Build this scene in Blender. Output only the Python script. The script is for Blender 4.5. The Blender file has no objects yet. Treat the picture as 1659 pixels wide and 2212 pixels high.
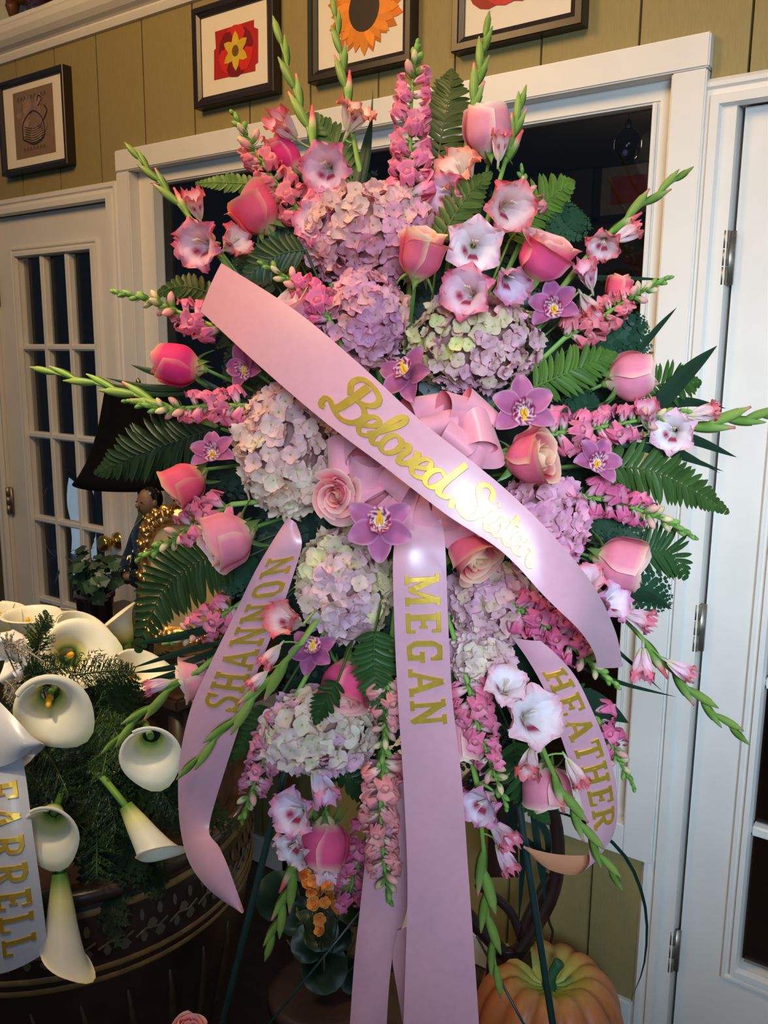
import bpy, math, random
import numpy as np
from mathutils import Matrix, Vector

random.seed(7)
rng = np.random.default_rng(7)
scn = bpy.context.scene
COL = scn.collection

# ------------------------------------------------------------------ camera
W, H, F = 1659, 2212, 1850.0
CX, CY = W / 2, H / 2
hv = np.array([-1835 - CX, 746 - CY, F]); hv /= np.linalg.norm(hv)
nv = np.array([718 - CX, 11243 - CY, F]); nv /= np.linalg.norm(nv)
nv = nv - hv * nv.dot(hv); nv /= np.linalg.norm(nv)
RT = np.array([-hv, np.cross(-nv, -hv), -nv])       # camera axes (right, down, forward) -> world
CAM = np.array([0.0, 0.0, 1.54])
RGT, UPV, FWD = RT @ np.array([1, 0, 0.]), RT @ np.array([0, -1., 0]), RT @ np.array([0, 0, 1.])
DW = 1.7507                                          # distance of the wall (plane y = DW)
cd = bpy.data.cameras.new('camera'); cam = bpy.data.objects.new('camera', cd); COL.objects.link(cam)
cd.sensor_fit = 'VERTICAL'; cd.sensor_height = 36.0; cd.lens = F / H * 36.0
cd.clip_start = 0.02
cam.matrix_world = Matrix(((RGT[0], UPV[0], -FWD[0], CAM[0]), (RGT[1], UPV[1], -FWD[1], CAM[1]),
                           (RGT[2], UPV[2], -FWD[2], CAM[2]), (0, 0, 0, 1)))
scn.camera = cam

# ------------------------------------------------------------------ light
vs = scn.view_settings
vs.view_transform = 'Standard'; vs.look = 'None'; vs.gamma = 1.0; vs.use_curve_mapping = False
vs.exposure = 0.0
wd = bpy.data.worlds.new('world'); scn.world = wd; wd.use_nodes = True
wb = wd.node_tree.nodes['Background']
wb.inputs[0].default_value = (0.42, 0.68, 1.0, 1); wb.inputs[1].default_value = 0.12

def light(name, kind, loc, target, energy, color, size=1.0, size_y=None, spot=None, blend=0.5):
    ld = bpy.data.lights.new(name, kind); ld.energy = energy; ld.color = color
    if kind == 'AREA':
        ld.shape = 'RECTANGLE' if size_y else 'SQUARE'; ld.size = size
        if size_y: ld.size_y = size_y
    elif kind == 'SPOT':
        ld.spot_size = spot; ld.spot_blend = blend; ld.shadow_soft_size = size
    else:
        ld.shadow_soft_size = size
    o = bpy.data.objects.new(name, ld); COL.objects.link(o); o.location = loc
    d = Vector(target) - Vector(loc); o.rotation_euler = d.to_track_quat('-Z', 'Y').to_euler()
    return o
# shop window with daylight, behind and to the right of the photographer
dl = light('shop_window_daylight', 'AREA', (1.0, -0.80, 1.95), (-0.20, 1.30, 1.36), 9.8, (0.60, 0.79, 1.0), 1.0, 0.7)
dl.data.spread = math.radians(50)
# warm ceiling lamps of the shop, then the lights added as fill
cl = light('ceiling_lamp_warm', 'AREA', (-0.55, 0.25, 2.95), (-0.85, 1.25, 1.85), 7.0, (1.0, 0.67, 0.35), 0.7)
cl.data.spread = math.radians(110)
light('ceiling_spot_warm', 'SPOT', (-1.45, -0.10, 2.45), (-0.93, 0.89, 1.62), 24, (1.0, 0.38, 0.05), 0.04, None, math.radians(17), 1.0)
light('added_spot_callas', 'SPOT', (-1.15, 0.0, 2.9), (-1.34, 1.02, 0.92), 125, (1.0, 0.82, 0.54), 0.08, None, math.radians(27), 0.8)  # added spot without a known fixture, brightens the callas
light('added_door_side_fill_warm', 'POINT', (-1.75, 0.30, 2.85), (-2.4, 1.7, 1.5), 62, (1.0, 0.61, 0.24), 0.25)  # added wall-wash light, warms the door side and the callas
light('added_back_room_fill', 'POINT', (-1.2, 3.6, 2.35), (-1.2, 3.6, 0), 13, (1.0, 0.8, 0.6), 0.1)  # added light, lifts the dark room behind the glass

# ------------------------------------------------------------------ helpers
def nrm(v):
    v = np.asarray(v, float); n = np.linalg.norm(v)
    return v / n if n > 1e-12 else v
def ray(px, py): return RT @ np.array([(px - CX) / F, (py - CY) / F, 1.0])
def P(px, py, z): return CAM + z * ray(px, py)
def m(px, z): return px * z / F
def wallx(px, py, d=DW):
    r = ray(px, py); return CAM + r * (d / r[1])
def floorpt(px, py, h=0.0):
    r = ray(px, py); return CAM + r * ((h - CAM[2]) / r[2])
def sdir(ang, out=0.0):
    a, o = math.radians(ang), math.radians(out)
    return nrm((math.cos(a) * RGT + math.sin(a) * UPV) * math.cos(o) - FWD * math.sin(o))
def zs(px, py, dz=0.0):                                # depth of the bulging face of the flower spray
    q = ((px - 880) / 760) ** 2 + ((py - 1020) / 1000) ** 2
    return 1.15 + 0.17 * min(q, 1.35) + dz
def lin(c):
    c = np.asarray(c, float) / 255.0
    return np.where(c <= 0.04045, c / 12.92, ((c + 0.055) / 1.055) ** 2.4)
def mix(a, b, t):
    t = np.asarray(t)[..., None]; return np.asarray(a) * (1 - t) + np.asarray(b) * t
def sst(a, b, x): t = np.clip((x - a) / (b - a), 0, 1); return t * t * (3 - 2 * t)
def frame(loc, zdir, hint=None, sc=(1, 1, 1), roll=0.0):
    z = nrm(zdir); h = UPV if hint is None else np.asarray(hint, float)
    y = h - z * z.dot(h)
    if np.linalg.norm(y) < 1e-3: y = RGT - z * z.dot(RGT)
    y = nrm(y); x = np.cross(y, z)
    if roll:
        c, s = math.cos(roll), math.sin(roll); x, y = x * c + y * s, y * c - x * s
    sx, sy, sz = (sc, sc, sc) if np.isscalar(sc) else sc
    return Matrix(((x[0] * sx, y[0] * sy, z[0] * sz, loc[0]), (x[1] * sx, y[1] * sy, z[1] * sz, loc[1]),
                   (x[2] * sx, y[2] * sy, z[2] * sz, loc[2]), (0, 0, 0, 1)))
def catmull(pts, n):
    p = np.asarray(pts, float)
    if len(p) == 2: return p[0] + (p[1] - p[0]) * np.linspace(0, 1, n)[:, None]
    q = np.vstack([2 * p[0] - p[1], p, 2 * p[-1] - p[-2]])
    out = []
    for t in np.linspace(0, len(p) - 1, n):
        i = min(int(t), len(p) - 2); f = t - i
        a, b, c, d = q[i], q[i + 1], q[i + 2], q[i + 3]
        out.append(0.5 * (2 * b + (c - a) * f + (2 * a - 5 * b + 4 * c - d) * f * f + (3 * b - a - 3 * c + d) * f ** 3))
    return np.array(out)

MATS = {}
def newmat(name):
    mt = bpy.data.materials.new(name); mt.use_nodes = True
    nt = mt.node_tree; bs = nt.nodes['Principled BSDF']
    return mt, nt, bs
def surf_mat(name, rgb, rough=0.5, metal=0.0, var=0.08, scale=30.0, bump=0.0, spec=0.5, coat=0.0, sheen=0.0, stretch=(1, 1, 1), rgb2=None, aniso=0.0):
    if name in MATS: return MATS[name]
    mt, nt, bs = newmat(name)
    tc = nt.nodes.new('ShaderNodeTexCoord'); mp = nt.nodes.new('ShaderNodeMapping'); nz = nt.nodes.new('ShaderNodeTexNoise')
    mp.inputs['Scale'].default_value = stretch
    nt.links.new(tc.outputs['Object'], mp.inputs[0]); nt.links.new(mp.outputs[0], nz.inputs['Vector'])
    nz.inputs['Scale'].default_value = scale; nz.inputs['Detail'].default_value = 4
    rp = nt.nodes.new('ShaderNodeValToRGB')
    c = lin(rgb); c2 = lin(rgb2) if rgb2 is not None else c * (1 + var)
    c1 = c * (1 - var)
    rp.color_ramp.elements[0].position = 0.3; rp.color_ramp.elements[1].position = 0.7
    rp.color_ramp.elements[0].color = (*c1, 1); rp.color_ramp.elements[1].color = (*np.clip(c2, 0, 1), 1)
    nt.links.new(nz.outputs['Fac'], rp.inputs[0]); nt.links.new(rp.outputs[0], bs.inputs['Base Color'])
    bs.inputs['Roughness'].default_value = rough; bs.inputs['Metallic'].default_value = metal
    bs.inputs['Specular IOR Level'].default_value = spec; bs.inputs['Coat Weight'].default_value = coat; bs.inputs['Coat Roughness'].default_value = max(0.03, rough * 0.9) if sheen else 0.06
    bs.inputs['Sheen Weight'].default_value = sheen; bs.inputs['Anisotropic'].default_value = aniso
    if bump:
        bm = nt.nodes.new('ShaderNodeBump'); bm.inputs['Strength'].default_value = bump; bm.inputs['Distance'].default_value = 0.004
        nt.links.new(nz.outputs['Fac'], bm.inputs['Height']); nt.links.new(bm.outputs[0], bs.inputs['Normal'])
    MATS[name] = mt; return mt
def plant_mat(name, rough=0.55, trans=0.25, spec=0.3, var=0.16, scale=60.0, coat=0.0, metal=0.0):
    """colour from the mesh's own colour attribute times the object's tint, thin and a little translucent"""
    if name in MATS: return MATS[name]
    mt, nt, bs = newmat(name)
    at = nt.nodes.new('ShaderNodeAttribute'); at.attribute_name = 'Col'
    oi = nt.nodes.new('ShaderNodeObjectInfo')
    mu = nt.nodes.new('ShaderNodeMix'); mu.data_type = 'RGBA'; mu.blend_type = 'MULTIPLY'; mu.inputs[0].default_value = 1
    nt.links.new(at.outputs['Color'], mu.inputs[6]); nt.links.new(oi.outputs['Color'], mu.inputs[7])
    tc = nt.nodes.new('ShaderNodeTexCoord'); nz = nt.nodes.new('ShaderNodeTexNoise'); nz.inputs['Scale'].default_value = scale
    geo = nt.nodes.new('ShaderNodeNewGeometry'); nt.links.new(geo.outputs['Position'], nz.inputs['Vector'])
    mr = nt.nodes.new('ShaderNodeMapRange'); mr.inputs[3].default_value = 1 - var; mr.inputs[4].default_value = 1 + var
    nt.links.new(nz.outputs['Fac'], mr.inputs[0])
    m2 = nt.nodes.new('ShaderNodeMix'); m2.data_type = 'RGBA'; m2.blend_type = 'MULTIPLY'; m2.inputs[0].default_value = 1
    nt.links.new(mu.outputs[2], m2.inputs[6]); nt.links.new(mr.outputs[0], m2.inputs[7])
    nt.links.new(m2.outputs[2], bs.inputs['Base Color'])
    bs.inputs['Roughness'].default_value = rough; bs.inputs['Specular IOR Level'].default_value = spec
    bs.inputs['Coat Weight'].default_value = coat; bs.inputs['Metallic'].default_value = metal
    if trans:
        tr = nt.nodes.new('ShaderNodeBsdfTranslucent'); ms = nt.nodes.new('ShaderNodeMixShader'); ms.inputs[0].default_value = trans
        nt.links.new(m2.outputs[2], tr.inputs[0]); nt.links.new(bs.outputs[0], ms.inputs[1]); nt.links.new(tr.outputs[0], ms.inputs[2])
        nt.links.new(ms.outputs[0], nt.nodes['Material Output'].inputs[0])
    MATS[name] = mt; return mt
PETAL = plant_mat('petal_skin', 0.6, 0.28, 0.25)
LEAF = plant_mat('leaf_skin', 0.42, 0.15, 0.4)
STEM = plant_mat('stem_skin', 0.5, 0.0, 0.4)
WAXY = plant_mat('calla_skin', 0.42, 0.15, 0.4, 0.05)
PRINT = plant_mat('print_paper', 0.5, 0.0, 0.3, 0.10, 120)

def glass_mat(name, tint=(1, 1, 1), refl=0.9, rough=0.0, ior=1.45):
    if name in MATS: return MATS[name]
    mt, nt, bs = newmat(name)
    tb = nt.nodes.new('ShaderNodeBsdfTransparent'); tb.inputs[0].default_value = (*tint, 1)
    gl = nt.nodes.new('ShaderNodeBsdfGlossy'); gl.inputs['Roughness'].default_value = rough
    gl.inputs[0].default_value = (refl, refl, refl, 1)
    lw = nt.nodes.new('ShaderNodeLayerWeight'); lw.inputs[0].default_value = 0.5
    pw = nt.nodes.new('ShaderNodeMath'); pw.operation = 'POWER'; pw.inputs[1].default_value = 5.0; nt.links.new(lw.outputs['Facing'], pw.inputs[0])
    fr = nt.nodes.new('ShaderNodeMath'); fr.operation = 'MULTIPLY_ADD'; fr.inputs[1].default_value = 0.96; fr.inputs[2].default_value = ((ior - 1) / (ior + 1)) ** 2
    nt.links.new(pw.outputs[0], fr.inputs[0])
    ms = nt.nodes.new('ShaderNodeMixShader')
    nt.links.new(fr.outputs[0], ms.inputs[0]); nt.links.new(tb.outputs[0], ms.inputs[1]); nt.links.new(gl.outputs[0], ms.inputs[2])
    nt.links.new(ms.outputs[0], nt.nodes['Material Output'].inputs[0])
    MATS[name] = mt; return mt
def emit_mat(name, rgb, strength):
    if name in MATS: return MATS[name]
    mt, nt, bs = newmat(name)
    bs.inputs['Base Color'].default_value = (0, 0, 0, 1)
    nz = nt.nodes.new('ShaderNodeTexNoise'); nz.inputs['Scale'].default_value = 6
    rp = nt.nodes.new('ShaderNodeValToRGB'); c = lin(rgb)
    rp.color_ramp.elements[0].color = (*(c * 0.7), 1); rp.color_ramp.elements[1].color = (*c, 1)
    nt.links.new(nz.outputs['Fac'], rp.inputs[0]); nt.links.new(rp.outputs[0], bs.inputs['Emission Color'])
    bs.inputs['Emission Strength'].default_value = strength
    MATS[name] = mt; return mt

def mesh(name, v, f, cols=None, mat=None, smooth=True, mats=None, midx=None):
    me = bpy.data.meshes.new(name)
    me.from_pydata([tuple(map(float, p)) for p in v], [], [tuple(map(int, q)) for q in f])
    if cols is not None:
        c = np.ones((len(v), 4), np.float32); c[:, :3] = np.asarray(cols, float)
        a = me.color_attributes.new('Col', 'FLOAT_COLOR', 'POINT'); a.data.foreach_set('color', c.ravel())
    for mm in (mats or ([mat] if mat else [])): me.materials.append(mm)
    if midx is not None: me.polygons.foreach_set('material_index', np.asarray(midx, np.int32))
    me.polygons.foreach_set('use_smooth', np.full(len(me.polygons), smooth))
    me.update(); return me
def gridf(nu, nv, off=0, wrap=False):
    fs = []
    for j in range(nv - 1):
        for i in range(nu if wrap else nu - 1):
            a = j * nu + i; b = j * nu + (i + 1) % nu
            fs.append((off + a, off + b, off + b + nu, off + a + nu))
    return fs
def grid(nu, nv, u0=-1, u1=1):
    V, U = np.meshgrid(np.linspace(0, 1, nv), np.linspace(u0, u1, nu), indexing='ij')
    return U.ravel(), V.ravel()
class MB:
    """collects pieces of ONE mesh"""
    def __init__(s): s.v = []; s.f = []; s.c = []; s.n = 0
    def add(s, v, f, c=None):
        v = np.asarray(v, float); s.v.append(v); s.f += [tuple(i + s.n for i in q) for q in f]; s.n += len(v)
        s.c.append(np.broadcast_to(np.asarray((1, 1, 1) if c is None else c, float), (len(v), 3)))
        return s
    def mesh(s, name, mat=None, smooth=True): return mesh(name, np.vstack(s.v), s.f, np.vstack(s.c), mat, smooth)
    def box(s, a, b, c=None):
        (x0, y0, z0), (x1, y1, z1) = a, b
        v = [(x0, y0, z0), (x1, y0, z0), (x1, y1, z0), (x0, y1, z0), (x0, y0, z1), (x1, y0, z1), (x1, y1, z1), (x0, y1, z1)]
        return s.add(v, [(0, 3, 2, 1), (4, 5, 6, 7), (0, 1, 5, 4), (1, 2, 6, 5), (2, 3, 7, 6), (3, 0, 4, 7)], c)
    def tube(s, pts, rad, n=6, c=None, cap=True):
        p = np.asarray(pts, float); k = len(p); r = np.broadcast_to(np.asarray(rad, float), (k,))
        t = np.gradient(p, axis=0); ref = np.array([0.13, 0.31, 0.94])
        if abs(nrm(t[0]).dot(nrm(ref))) > 0.9: ref = np.array([1, 0.2, 0])
        vv = []; a = np.arange(n) / n * 2 * math.pi
        for i in range(k):
            tt = nrm(t[i]); x = nrm(np.cross(ref, tt)); y = np.cross(tt, x)
            vv.append(p[i] + r[i] * (np.cos(a)[:, None] * x + np.sin(a)[:, None] * y))
        fs = gridf(n, k, 0, True)
        if cap: fs += [tuple(range(n))[::-1], tuple((k - 1) * n + q for q in range(n))]
        cc = None
        if c is not None:
            c = np.asarray(c, float); cc = np.repeat(c, n, 0) if c.ndim == 2 else c
        return s.add(np.vstack(vv), fs, cc)
    def lathe(s, prof, n=32, c=None, o=(0, 0, 0), ax=(1, 1)):
        pr = np.asarray(prof, float); a = np.arange(n) / n * 2 * math.pi; vv = []
        for r, z in pr: vv.append(np.stack([np.cos(a) * r * ax[0], np.sin(a) * r * ax[1], np.full(n, z)], 1) + np.asarray(o))
        cc = None
        if c is not None:
            c = np.asarray(c, float); cc = np.repeat(c, n, 0) if c.ndim == 2 else c
        return s.add(np.vstack(vv), gridf(n, len(pr), 0, True), cc)
    def ball(s, o, r, n=10, c=None):
        r = np.broadcast_to(np.asarray(r, float), (3,)); k = max(5, n // 2 + 1)
        th = np.linspace(0.02, math.pi - 0.02, k); a = np.arange(n) / n * 2 * math.pi
        v = np.vstack([np.stack([np.cos(a) * math.sin(t) * r[0], np.sin(a) * math.sin(t) * r[1], np.full(n, math.cos(t) * r[2])], 1) for t in th]) + np.asarray(o)
        return s.add(v, [q[::-1] for q in gridf(n, k, 0, True)], c)

WM = {}
def link(o, M, parent=None, color=None):
    COL.objects.link(o)
    M = Matrix.Identity(4) if M is None else M
    if parent is not None:
        o.parent = parent; o.matrix_basis = WM[parent.name].inverted() @ M
    else:
        o.matrix_basis = M
    WM[o.name] = M
    if color is not None: o.color = (*color, 1.0)
    return o
def part(name, me, parent, M=None, color=None): return link(bpy.data.objects.new(name, me), M, parent, color)
def tag(o, label, cat, group=None):
    o['label'] = label; o['category'] = cat
    if group: o['group'] = group
    return o
def thing(name, label, cat, loc, group=None):
    e = bpy.data.objects.new(name, None); e.empty_display_size = 0.02
    return tag(link(e, Matrix.Translation(Vector(tuple(map(float, loc))))), label, cat, group)
def solo(name, me, label, cat, M=None, group=None, color=None): return tag(link(bpy.data.objects.new(name, me), M, None, color), label, cat, group)
def struct(name, me, M=None, parent=None):
    o = link(bpy.data.objects.new(name, me), M, parent)
    if parent is None: o['kind'] = 'structure'
    return o
def boxme(name, a, b, mat, bev=0.0):
    """a box mesh with optional chamfered edges"""
    if not bev: return MB().box(a, b).mesh(name, mat, False)
    import bmesh
    me = MB().box(a, b).mesh(name, mat, False); bm = bmesh.new(); bm.from_mesh(me)
    bmesh.ops.bevel(bm, geom=bm.edges[:], offset=bev, segments=2, affect='EDGES'); bm.to_mesh(me); bm.free(); return me

# ------------------------------------------------------------------ the room
M_WALL = surf_mat('panel_paint', (146, 130, 80), 0.62, var=0.10, scale=60, stretch=(14, 1, 0.6), bump=0.15)
M_GROOVE = surf_mat('panel_groove', (92, 74, 42), 0.8)
M_TRIM = surf_mat('cream_gloss_paint', (226, 221, 212), 0.38, var=0.03, scale=9)
M_UPPER = surf_mat('pale_upper_paint', (186, 184, 158), 0.7, var=0.04)
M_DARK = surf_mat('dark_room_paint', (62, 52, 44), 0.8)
M_FLOOR = surf_mat('dark_floor_boards', (62, 46, 36), 0.5, var=0.25, scale=5, stretch=(1, 12, 1))
M_GLASS = glass_mat('window_glass', (0.74, 0.75, 0.76))
M_BRASS = surf_mat('polished_brass', (212, 168, 82), 0.18, 1.0, 0.05)
M_STEEL = surf_mat('worn_hinge_metal', (150, 140, 124), 0.4, 0.8, 0.2, 80)
Y0 = DW
XL, XR = -3.6, 1.5
w = MB()                                              # sheet behind the boards, around the openings
for a, b in (((XL, 2.09), (XR, 2.52)), ((-2.24, 0.0), (-0.50, 0.50)), ((XL, 0), (-2.98, 2.1)), ((0.30, 0), (XR, 2.1))):
    w.box((a[0], Y0 + 0.022, a[1]), (b[0], Y0 + 0.10, b[1]))
wall = struct('wall_back', w.mesh('wall_back', M_GROOVE, False))
k0 = -0.642
xs = [k0 + 0.2087 * i for i in range(-15, 11)]
for x0, x1 in zip(xs[:-1], xs[1:]):
    cuts = [x0 + 0.0025] + [c for c in (-2.2215, -0.4995) if x0 + 0.01 < c < x1 - 0.01] + [x1 - 0.0025]
    pb = MB()
    for a, b in zip(cuts[:-1], cuts[1:]): pb.box((a, Y0 + 0.010, 2.085 if -2.222 <= (a + b) / 2 <= -0.499 else 2.03), (b, Y0 + 0.030, 2.50))
    struct('plank', pb.mesh('plank', M_WALL, False), None, wall)
    if x0 > -2.36 and x1 < -0.4:
        struct('plank', boxme('plank', (max(x0 + 0.0025, -2.235), Y0 + 0.010, 0.08), (min(x1 - 0.0025, -0.515), Y0 + 0.030, 0.47), M_WALL, 0.002), None, wall)
struct('wall_upper', boxme('wall_upper', (XL, Y0 + 0.01, 2.50), (XR, Y0 + 0.10, 3.2), M_UPPER))
struct('floor', boxme('floor', (XL - 0.9, -2.6, -0.05), (2.6, Y0 + 4.0, 0.0), M_FLOOR))
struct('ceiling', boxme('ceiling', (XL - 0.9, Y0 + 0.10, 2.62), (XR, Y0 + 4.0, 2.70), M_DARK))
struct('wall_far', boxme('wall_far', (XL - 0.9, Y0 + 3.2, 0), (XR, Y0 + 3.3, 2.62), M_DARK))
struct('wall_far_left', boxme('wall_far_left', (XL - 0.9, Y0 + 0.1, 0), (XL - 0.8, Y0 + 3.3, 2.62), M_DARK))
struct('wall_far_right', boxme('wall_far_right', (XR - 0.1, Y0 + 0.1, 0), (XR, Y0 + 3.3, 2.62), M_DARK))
struct('baseboard_back', boxme('baseboard_back', (-2.24, Y0 - 0.004, 0.0), (-0.527, Y0 + 0.03, 0.085), M_TRIM, 0.004))
# plate ledge with ogee front
prof = [(0.0, 2.478), (-0.012, 2.480), (-0.016, 2.488), (-0.020, 2.497), (-0.020, 2.502), (-0.026, 2.506), (-0.040, 2.512), (-0.055, 2.524), (-0.066, 2.540),
        (-0.070, 2.556), (-0.072, 2.560), (-0.072, 2.572), (0.02, 2.572)]
v = [(x, Y0 + a + 0.012, b) for x in (XL, XR) for a, b in prof]; n = len(prof)
struct('trim_1', mesh('ledge', v, [(i, i + 1, n + i + 1, n + i) for i in range(n - 1)] + [tuple(range(n))], None, M_TRIM, False))

def moulding(name, x0, x1, z0, z1, wd, parent, y, prof=((0, 0), (0.15, 0.010), (0.3, 0.010), (0.38, 0.004), (0.55, 0.004), (0.62, 0.014), (0.9, 0.014), (1, 0.0)), sides='LRTB'):
    """mitred casing frame boards; each board one mesh"""
    for s in sides:
        q = []
        for t, h in prof:
            a = wd * t
            if s == 'L': q.append(((x0 + a, y - h, z0 + a), (x0 + a, y - h, z1 - a)))
            if s == 'R': q.append(((x1 - a, y - h, z1 - a), (x1 - a, y - h, z0 + a)))
            if s == 'T': q.append(((x0 + a, y - h, z1 - a), (x1 - a, y - h, z1 - a)))
            if s == 'B': q.append(((x1 - a, y - h, z0 + a), (x0 + a, y - h, z0 + a)))
        v = [p[0] for p in q] + [p[1] for p in q]; k = len(q)
        struct(name, mesh(name, v, [(i, k + i, k + i + 1, i + 1) for i in range(k - 1)], None, M_TRIM, False), None, parent)

# window_1: casing boards, sash, glass
win = struct('window_1', boxme('casing_head', (-2.222, Y0 - 0.012, 2.075), (-0.499, Y0 + 0.03, 2.136), M_TRIM, 0.003))
struct('casing_board', boxme('casing_board', (-2.222, Y0 - 0.010, 0.447), (-2.165, Y0 + 0.03, 2.0745), M_TRIM, 0.003), None, win)
struct('casing_board', boxme('casing_board', (-0.568, Y0 - 0.010, 0.447), (-0.502, Y0 + 0.03, 2.0745), M_TRIM, 0.003), None, win)
struct('casing_apron', boxme('casing_apron', (-2.1645, Y0 - 0.010, 0.447), (-0.5685, Y0 + 0.03, 0.520), M_TRIM, 0.003), None, win)
for a, b in (((-2.17, Y0 + 0.028, 0.50), (-2.110, Y0 + 0.075, 2.085)), ((-0.603, Y0 + 0.028, 0.50), (-0.56, Y0 + 0.075, 2.085)),
             ((-2.17, Y0 + 0.0285, 2.036), (-0.56, Y0 + 0.0745, 2.085)), ((-2.17, Y0 + 0.0285, 0.50), (-0.56, Y0 + 0.0745, 0.565))):
    struct('sash_rail', boxme('sash_rail', a, b, M_TRIM, 0.004), None, win)
for a, b in (((-2.110, Y0 + 0.02, 0.565), (-2.094, Y0 + 0.06, 2.036)), ((-0.612, Y0 + 0.02, 0.565), (-0.603, Y0 + 0.06, 2.036))):
    struct('glazing_stop', boxme('glazing_stop', a, b, M_TRIM, 0.002), None, win)
struct('pane', boxme('pane', (-2.10, Y0 + 0.055, 0.56), (-0.60, Y0 + 0.059, 2.04), M_GLASS), None, win)

def lite_door(name, x0, x1, gx0, gx1, gz0, gz1, nx, nz, cas, knob=None, hinges=(), hx=0):
    yd = Y0 + 0.030
    body = MB()
    for a, b in (((x0, 0.01), (gx0, 2.004)), ((gx1, 0.01), (x1, 2.004)), ((gx0, gz1), (gx1, 2.004)), ((gx0, 0.01), (gx1, gz0))):
        body.box((a[0], yd, a[1]), (b[0], yd + 0.040, b[1]))
    d = struct(name, body.mesh(name, M_TRIM, False))
    moulding('lite_moulding', gx0 - 0.035, gx1 + 0.035, gz0 - 0.035, gz1 + 0.035, 0.037, d, yd)
    pw, ph = (gx1 - gx0) / nx, (gz1 - gz0) / nz
    for i in range(1, nx):
        struct('muntin', boxme('muntin', (gx0 + i * pw - 0.011, yd - 0.004, gz0), (gx0 + i * pw + 0.011, yd + 0.03, gz1), M_TRIM, 0.005), None, d)
    for j in range(1, nz):
        struct('muntin', boxme('muntin', (gx0, yd - 0.0035, gz0 + j * ph - 0.011), (gx1, yd + 0.029, gz0 + j * ph + 0.011), M_TRIM, 0.005), None, d)
    for i in range(nx):
        for j in range(nz):
            struct('pane', boxme('pane', (gx0 + i * pw + 0.008, yd + 0.018, gz0 + j * ph + 0.008), (gx0 + (i + 1) * pw - 0.008, yd + 0.021, gz0 + (j + 1) * ph - 0.008), M_GLASS), None, d)
    moulding('casing', cas[0], cas[1], -0.06, 2.058, 0.055, d, Y0 + 0.008, sides='LRT')
    jm = MB(); jm.box((cas[0] + 0.05, Y0 + 0.005, 0), (x0 - 0.009, Y0 + 0.09, 2.012)); jm.box((x1 + 0.009, Y0 + 0.005, 0), (cas[1] - 0.05, Y0 + 0.09, 2.012))
    jm.box((cas[0] + 0.05, Y0 + 0.005, 2.008), (cas[1] - 0.05, Y0 + 0.09, 2.02))
    struct('jamb', jm.mesh('jamb', M_TRIM, False), None, d)
    st = struct('gap_shade_strip', MB().box((x0 - 0.02, yd + 0.045, 0), (x0 + 0.012, yd + 0.06, 2.01)).mesh('gap_shade_strip', M_DARK, False), None, d)  # dark strip behind the door gap, its colour stands in for shade
    for hz in hinges:
        hb = MB(); hb.tube([(hx, yd - 0.016, hz - 0.05), (hx, yd - 0.016, hz - 0.017)], 0.0095, 10); hb.tube([(hx, yd - 0.016, hz - 0.015), (hx, yd - 0.016, hz + 0.015)], 0.0095, 10)
        hb.tube([(hx, yd - 0.016, hz + 0.017), (hx, yd - 0.016, hz + 0.05)], 0.0095, 10); hb.box((hx - 0.012, yd - 0.013, hz - 0.05), (hx + 0.018, yd - 0.006, hz + 0.05))
        struct('hinge', hb.mesh('hinge', M_STEEL, True), None, d)
    if knob:
        kb = MB(); kb.lathe([(0.001, 0), (0.031, 0), (0.030, 0.006), (0.018, 0.012), (0.011, 0.016), (0.011, 0.034), (0.020, 0.040), (0.027, 0.050), (0.028, 0.060), (0.022, 0.068), (0.014, 0.071), (0.001, 0.070)], 28)
        struct('knob', kb.mesh('knob', M_BRASS, True), frame((knob[0], yd, knob[1]), (0, -1, 0), (0, 0, 1)), d)
    return d
lite_door('door_1', -2.955, -2.288, -2.822, -2.402, 0.335, 1.868, 3, 5, (-3.01, -2.232), (-2.345, 0.925), (0.21, 1.0, 1.76), -2.957)
lite_door('door_2', -0.438, 0.250, -0.315, 0.125, 0.255, 1.870, 3, 5, (-0.527, 0.31), None, (0.247, 0.995, 1.732), -0.452)

# things seen dimly through the window and the door
fr = thing('picture_frame', 'dim small picture hanging in the dark room behind the window', 'picture', (-2.0, Y0 + 3.19, 1.9), 'pictures beyond the glass')
c = wallx(1358, 410, Y0 + 3.18)
WM[fr.name] = Matrix.Translation(Vector(c)); fr.matrix_basis = WM[fr.name]
fb = MB()
for a, b in (((-0.20, -0.17), (-0.16, 0.17)), ((0.16, -0.17), (0.20, 0.17)), ((-0.20, 0.13), (0.20, 0.17)), ((-0.20, -0.17), (0.20, -0.13))): fb.box((c[0] + a[0], c[1] - 0.02, c[2] + a[1]), (c[0] + b[0], c[1] + 0.01, c[2] + b[1]))
part('frame', fb.mesh('frame', surf_mat('frame_espresso', (38, 27, 22), 0.35), False), fr)
part('mat_board', boxme('mat_board', (c[0] - 0.17, c[1] - 0.005, c[2] - 0.14), (c[0] + 0.17, c[1] + 0.008, c[2] + 0.14), surf_mat('old_mat_board', (120, 112, 100), 0.7)), fr)
part('print', boxme('print', (c[0] - 0.10, c[1] - 0.008, c[2] - 0.075), (c[0] + 0.10, c[1] + 0.0, c[2] + 0.075), surf_mat('red_print', (150, 50, 44), 0.6, scale=12, var=0.4)), fr)
gc = P(1356, 312, 1.86)
bub = thing('hanging_glass_ball', 'clear iridescent glass ball hanging behind the window', 'ornament', gc)
mt = glass_mat('iridescent_glass', (0.78, 0.8, 0.82), 1.0, 0.02, 1.35)
part('ball', MB().ball(gc, (0.029, 0.029, 0.035), 32).mesh('ball', mt), bub)
part('cap', MB().lathe([(0.001, 0.052), (0.004, 0.05), (0.006, 0.044), (0.008, 0.038), (0.008, 0.032)], 12, None, gc).mesh('cap', M_STEEL), bub)
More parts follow.
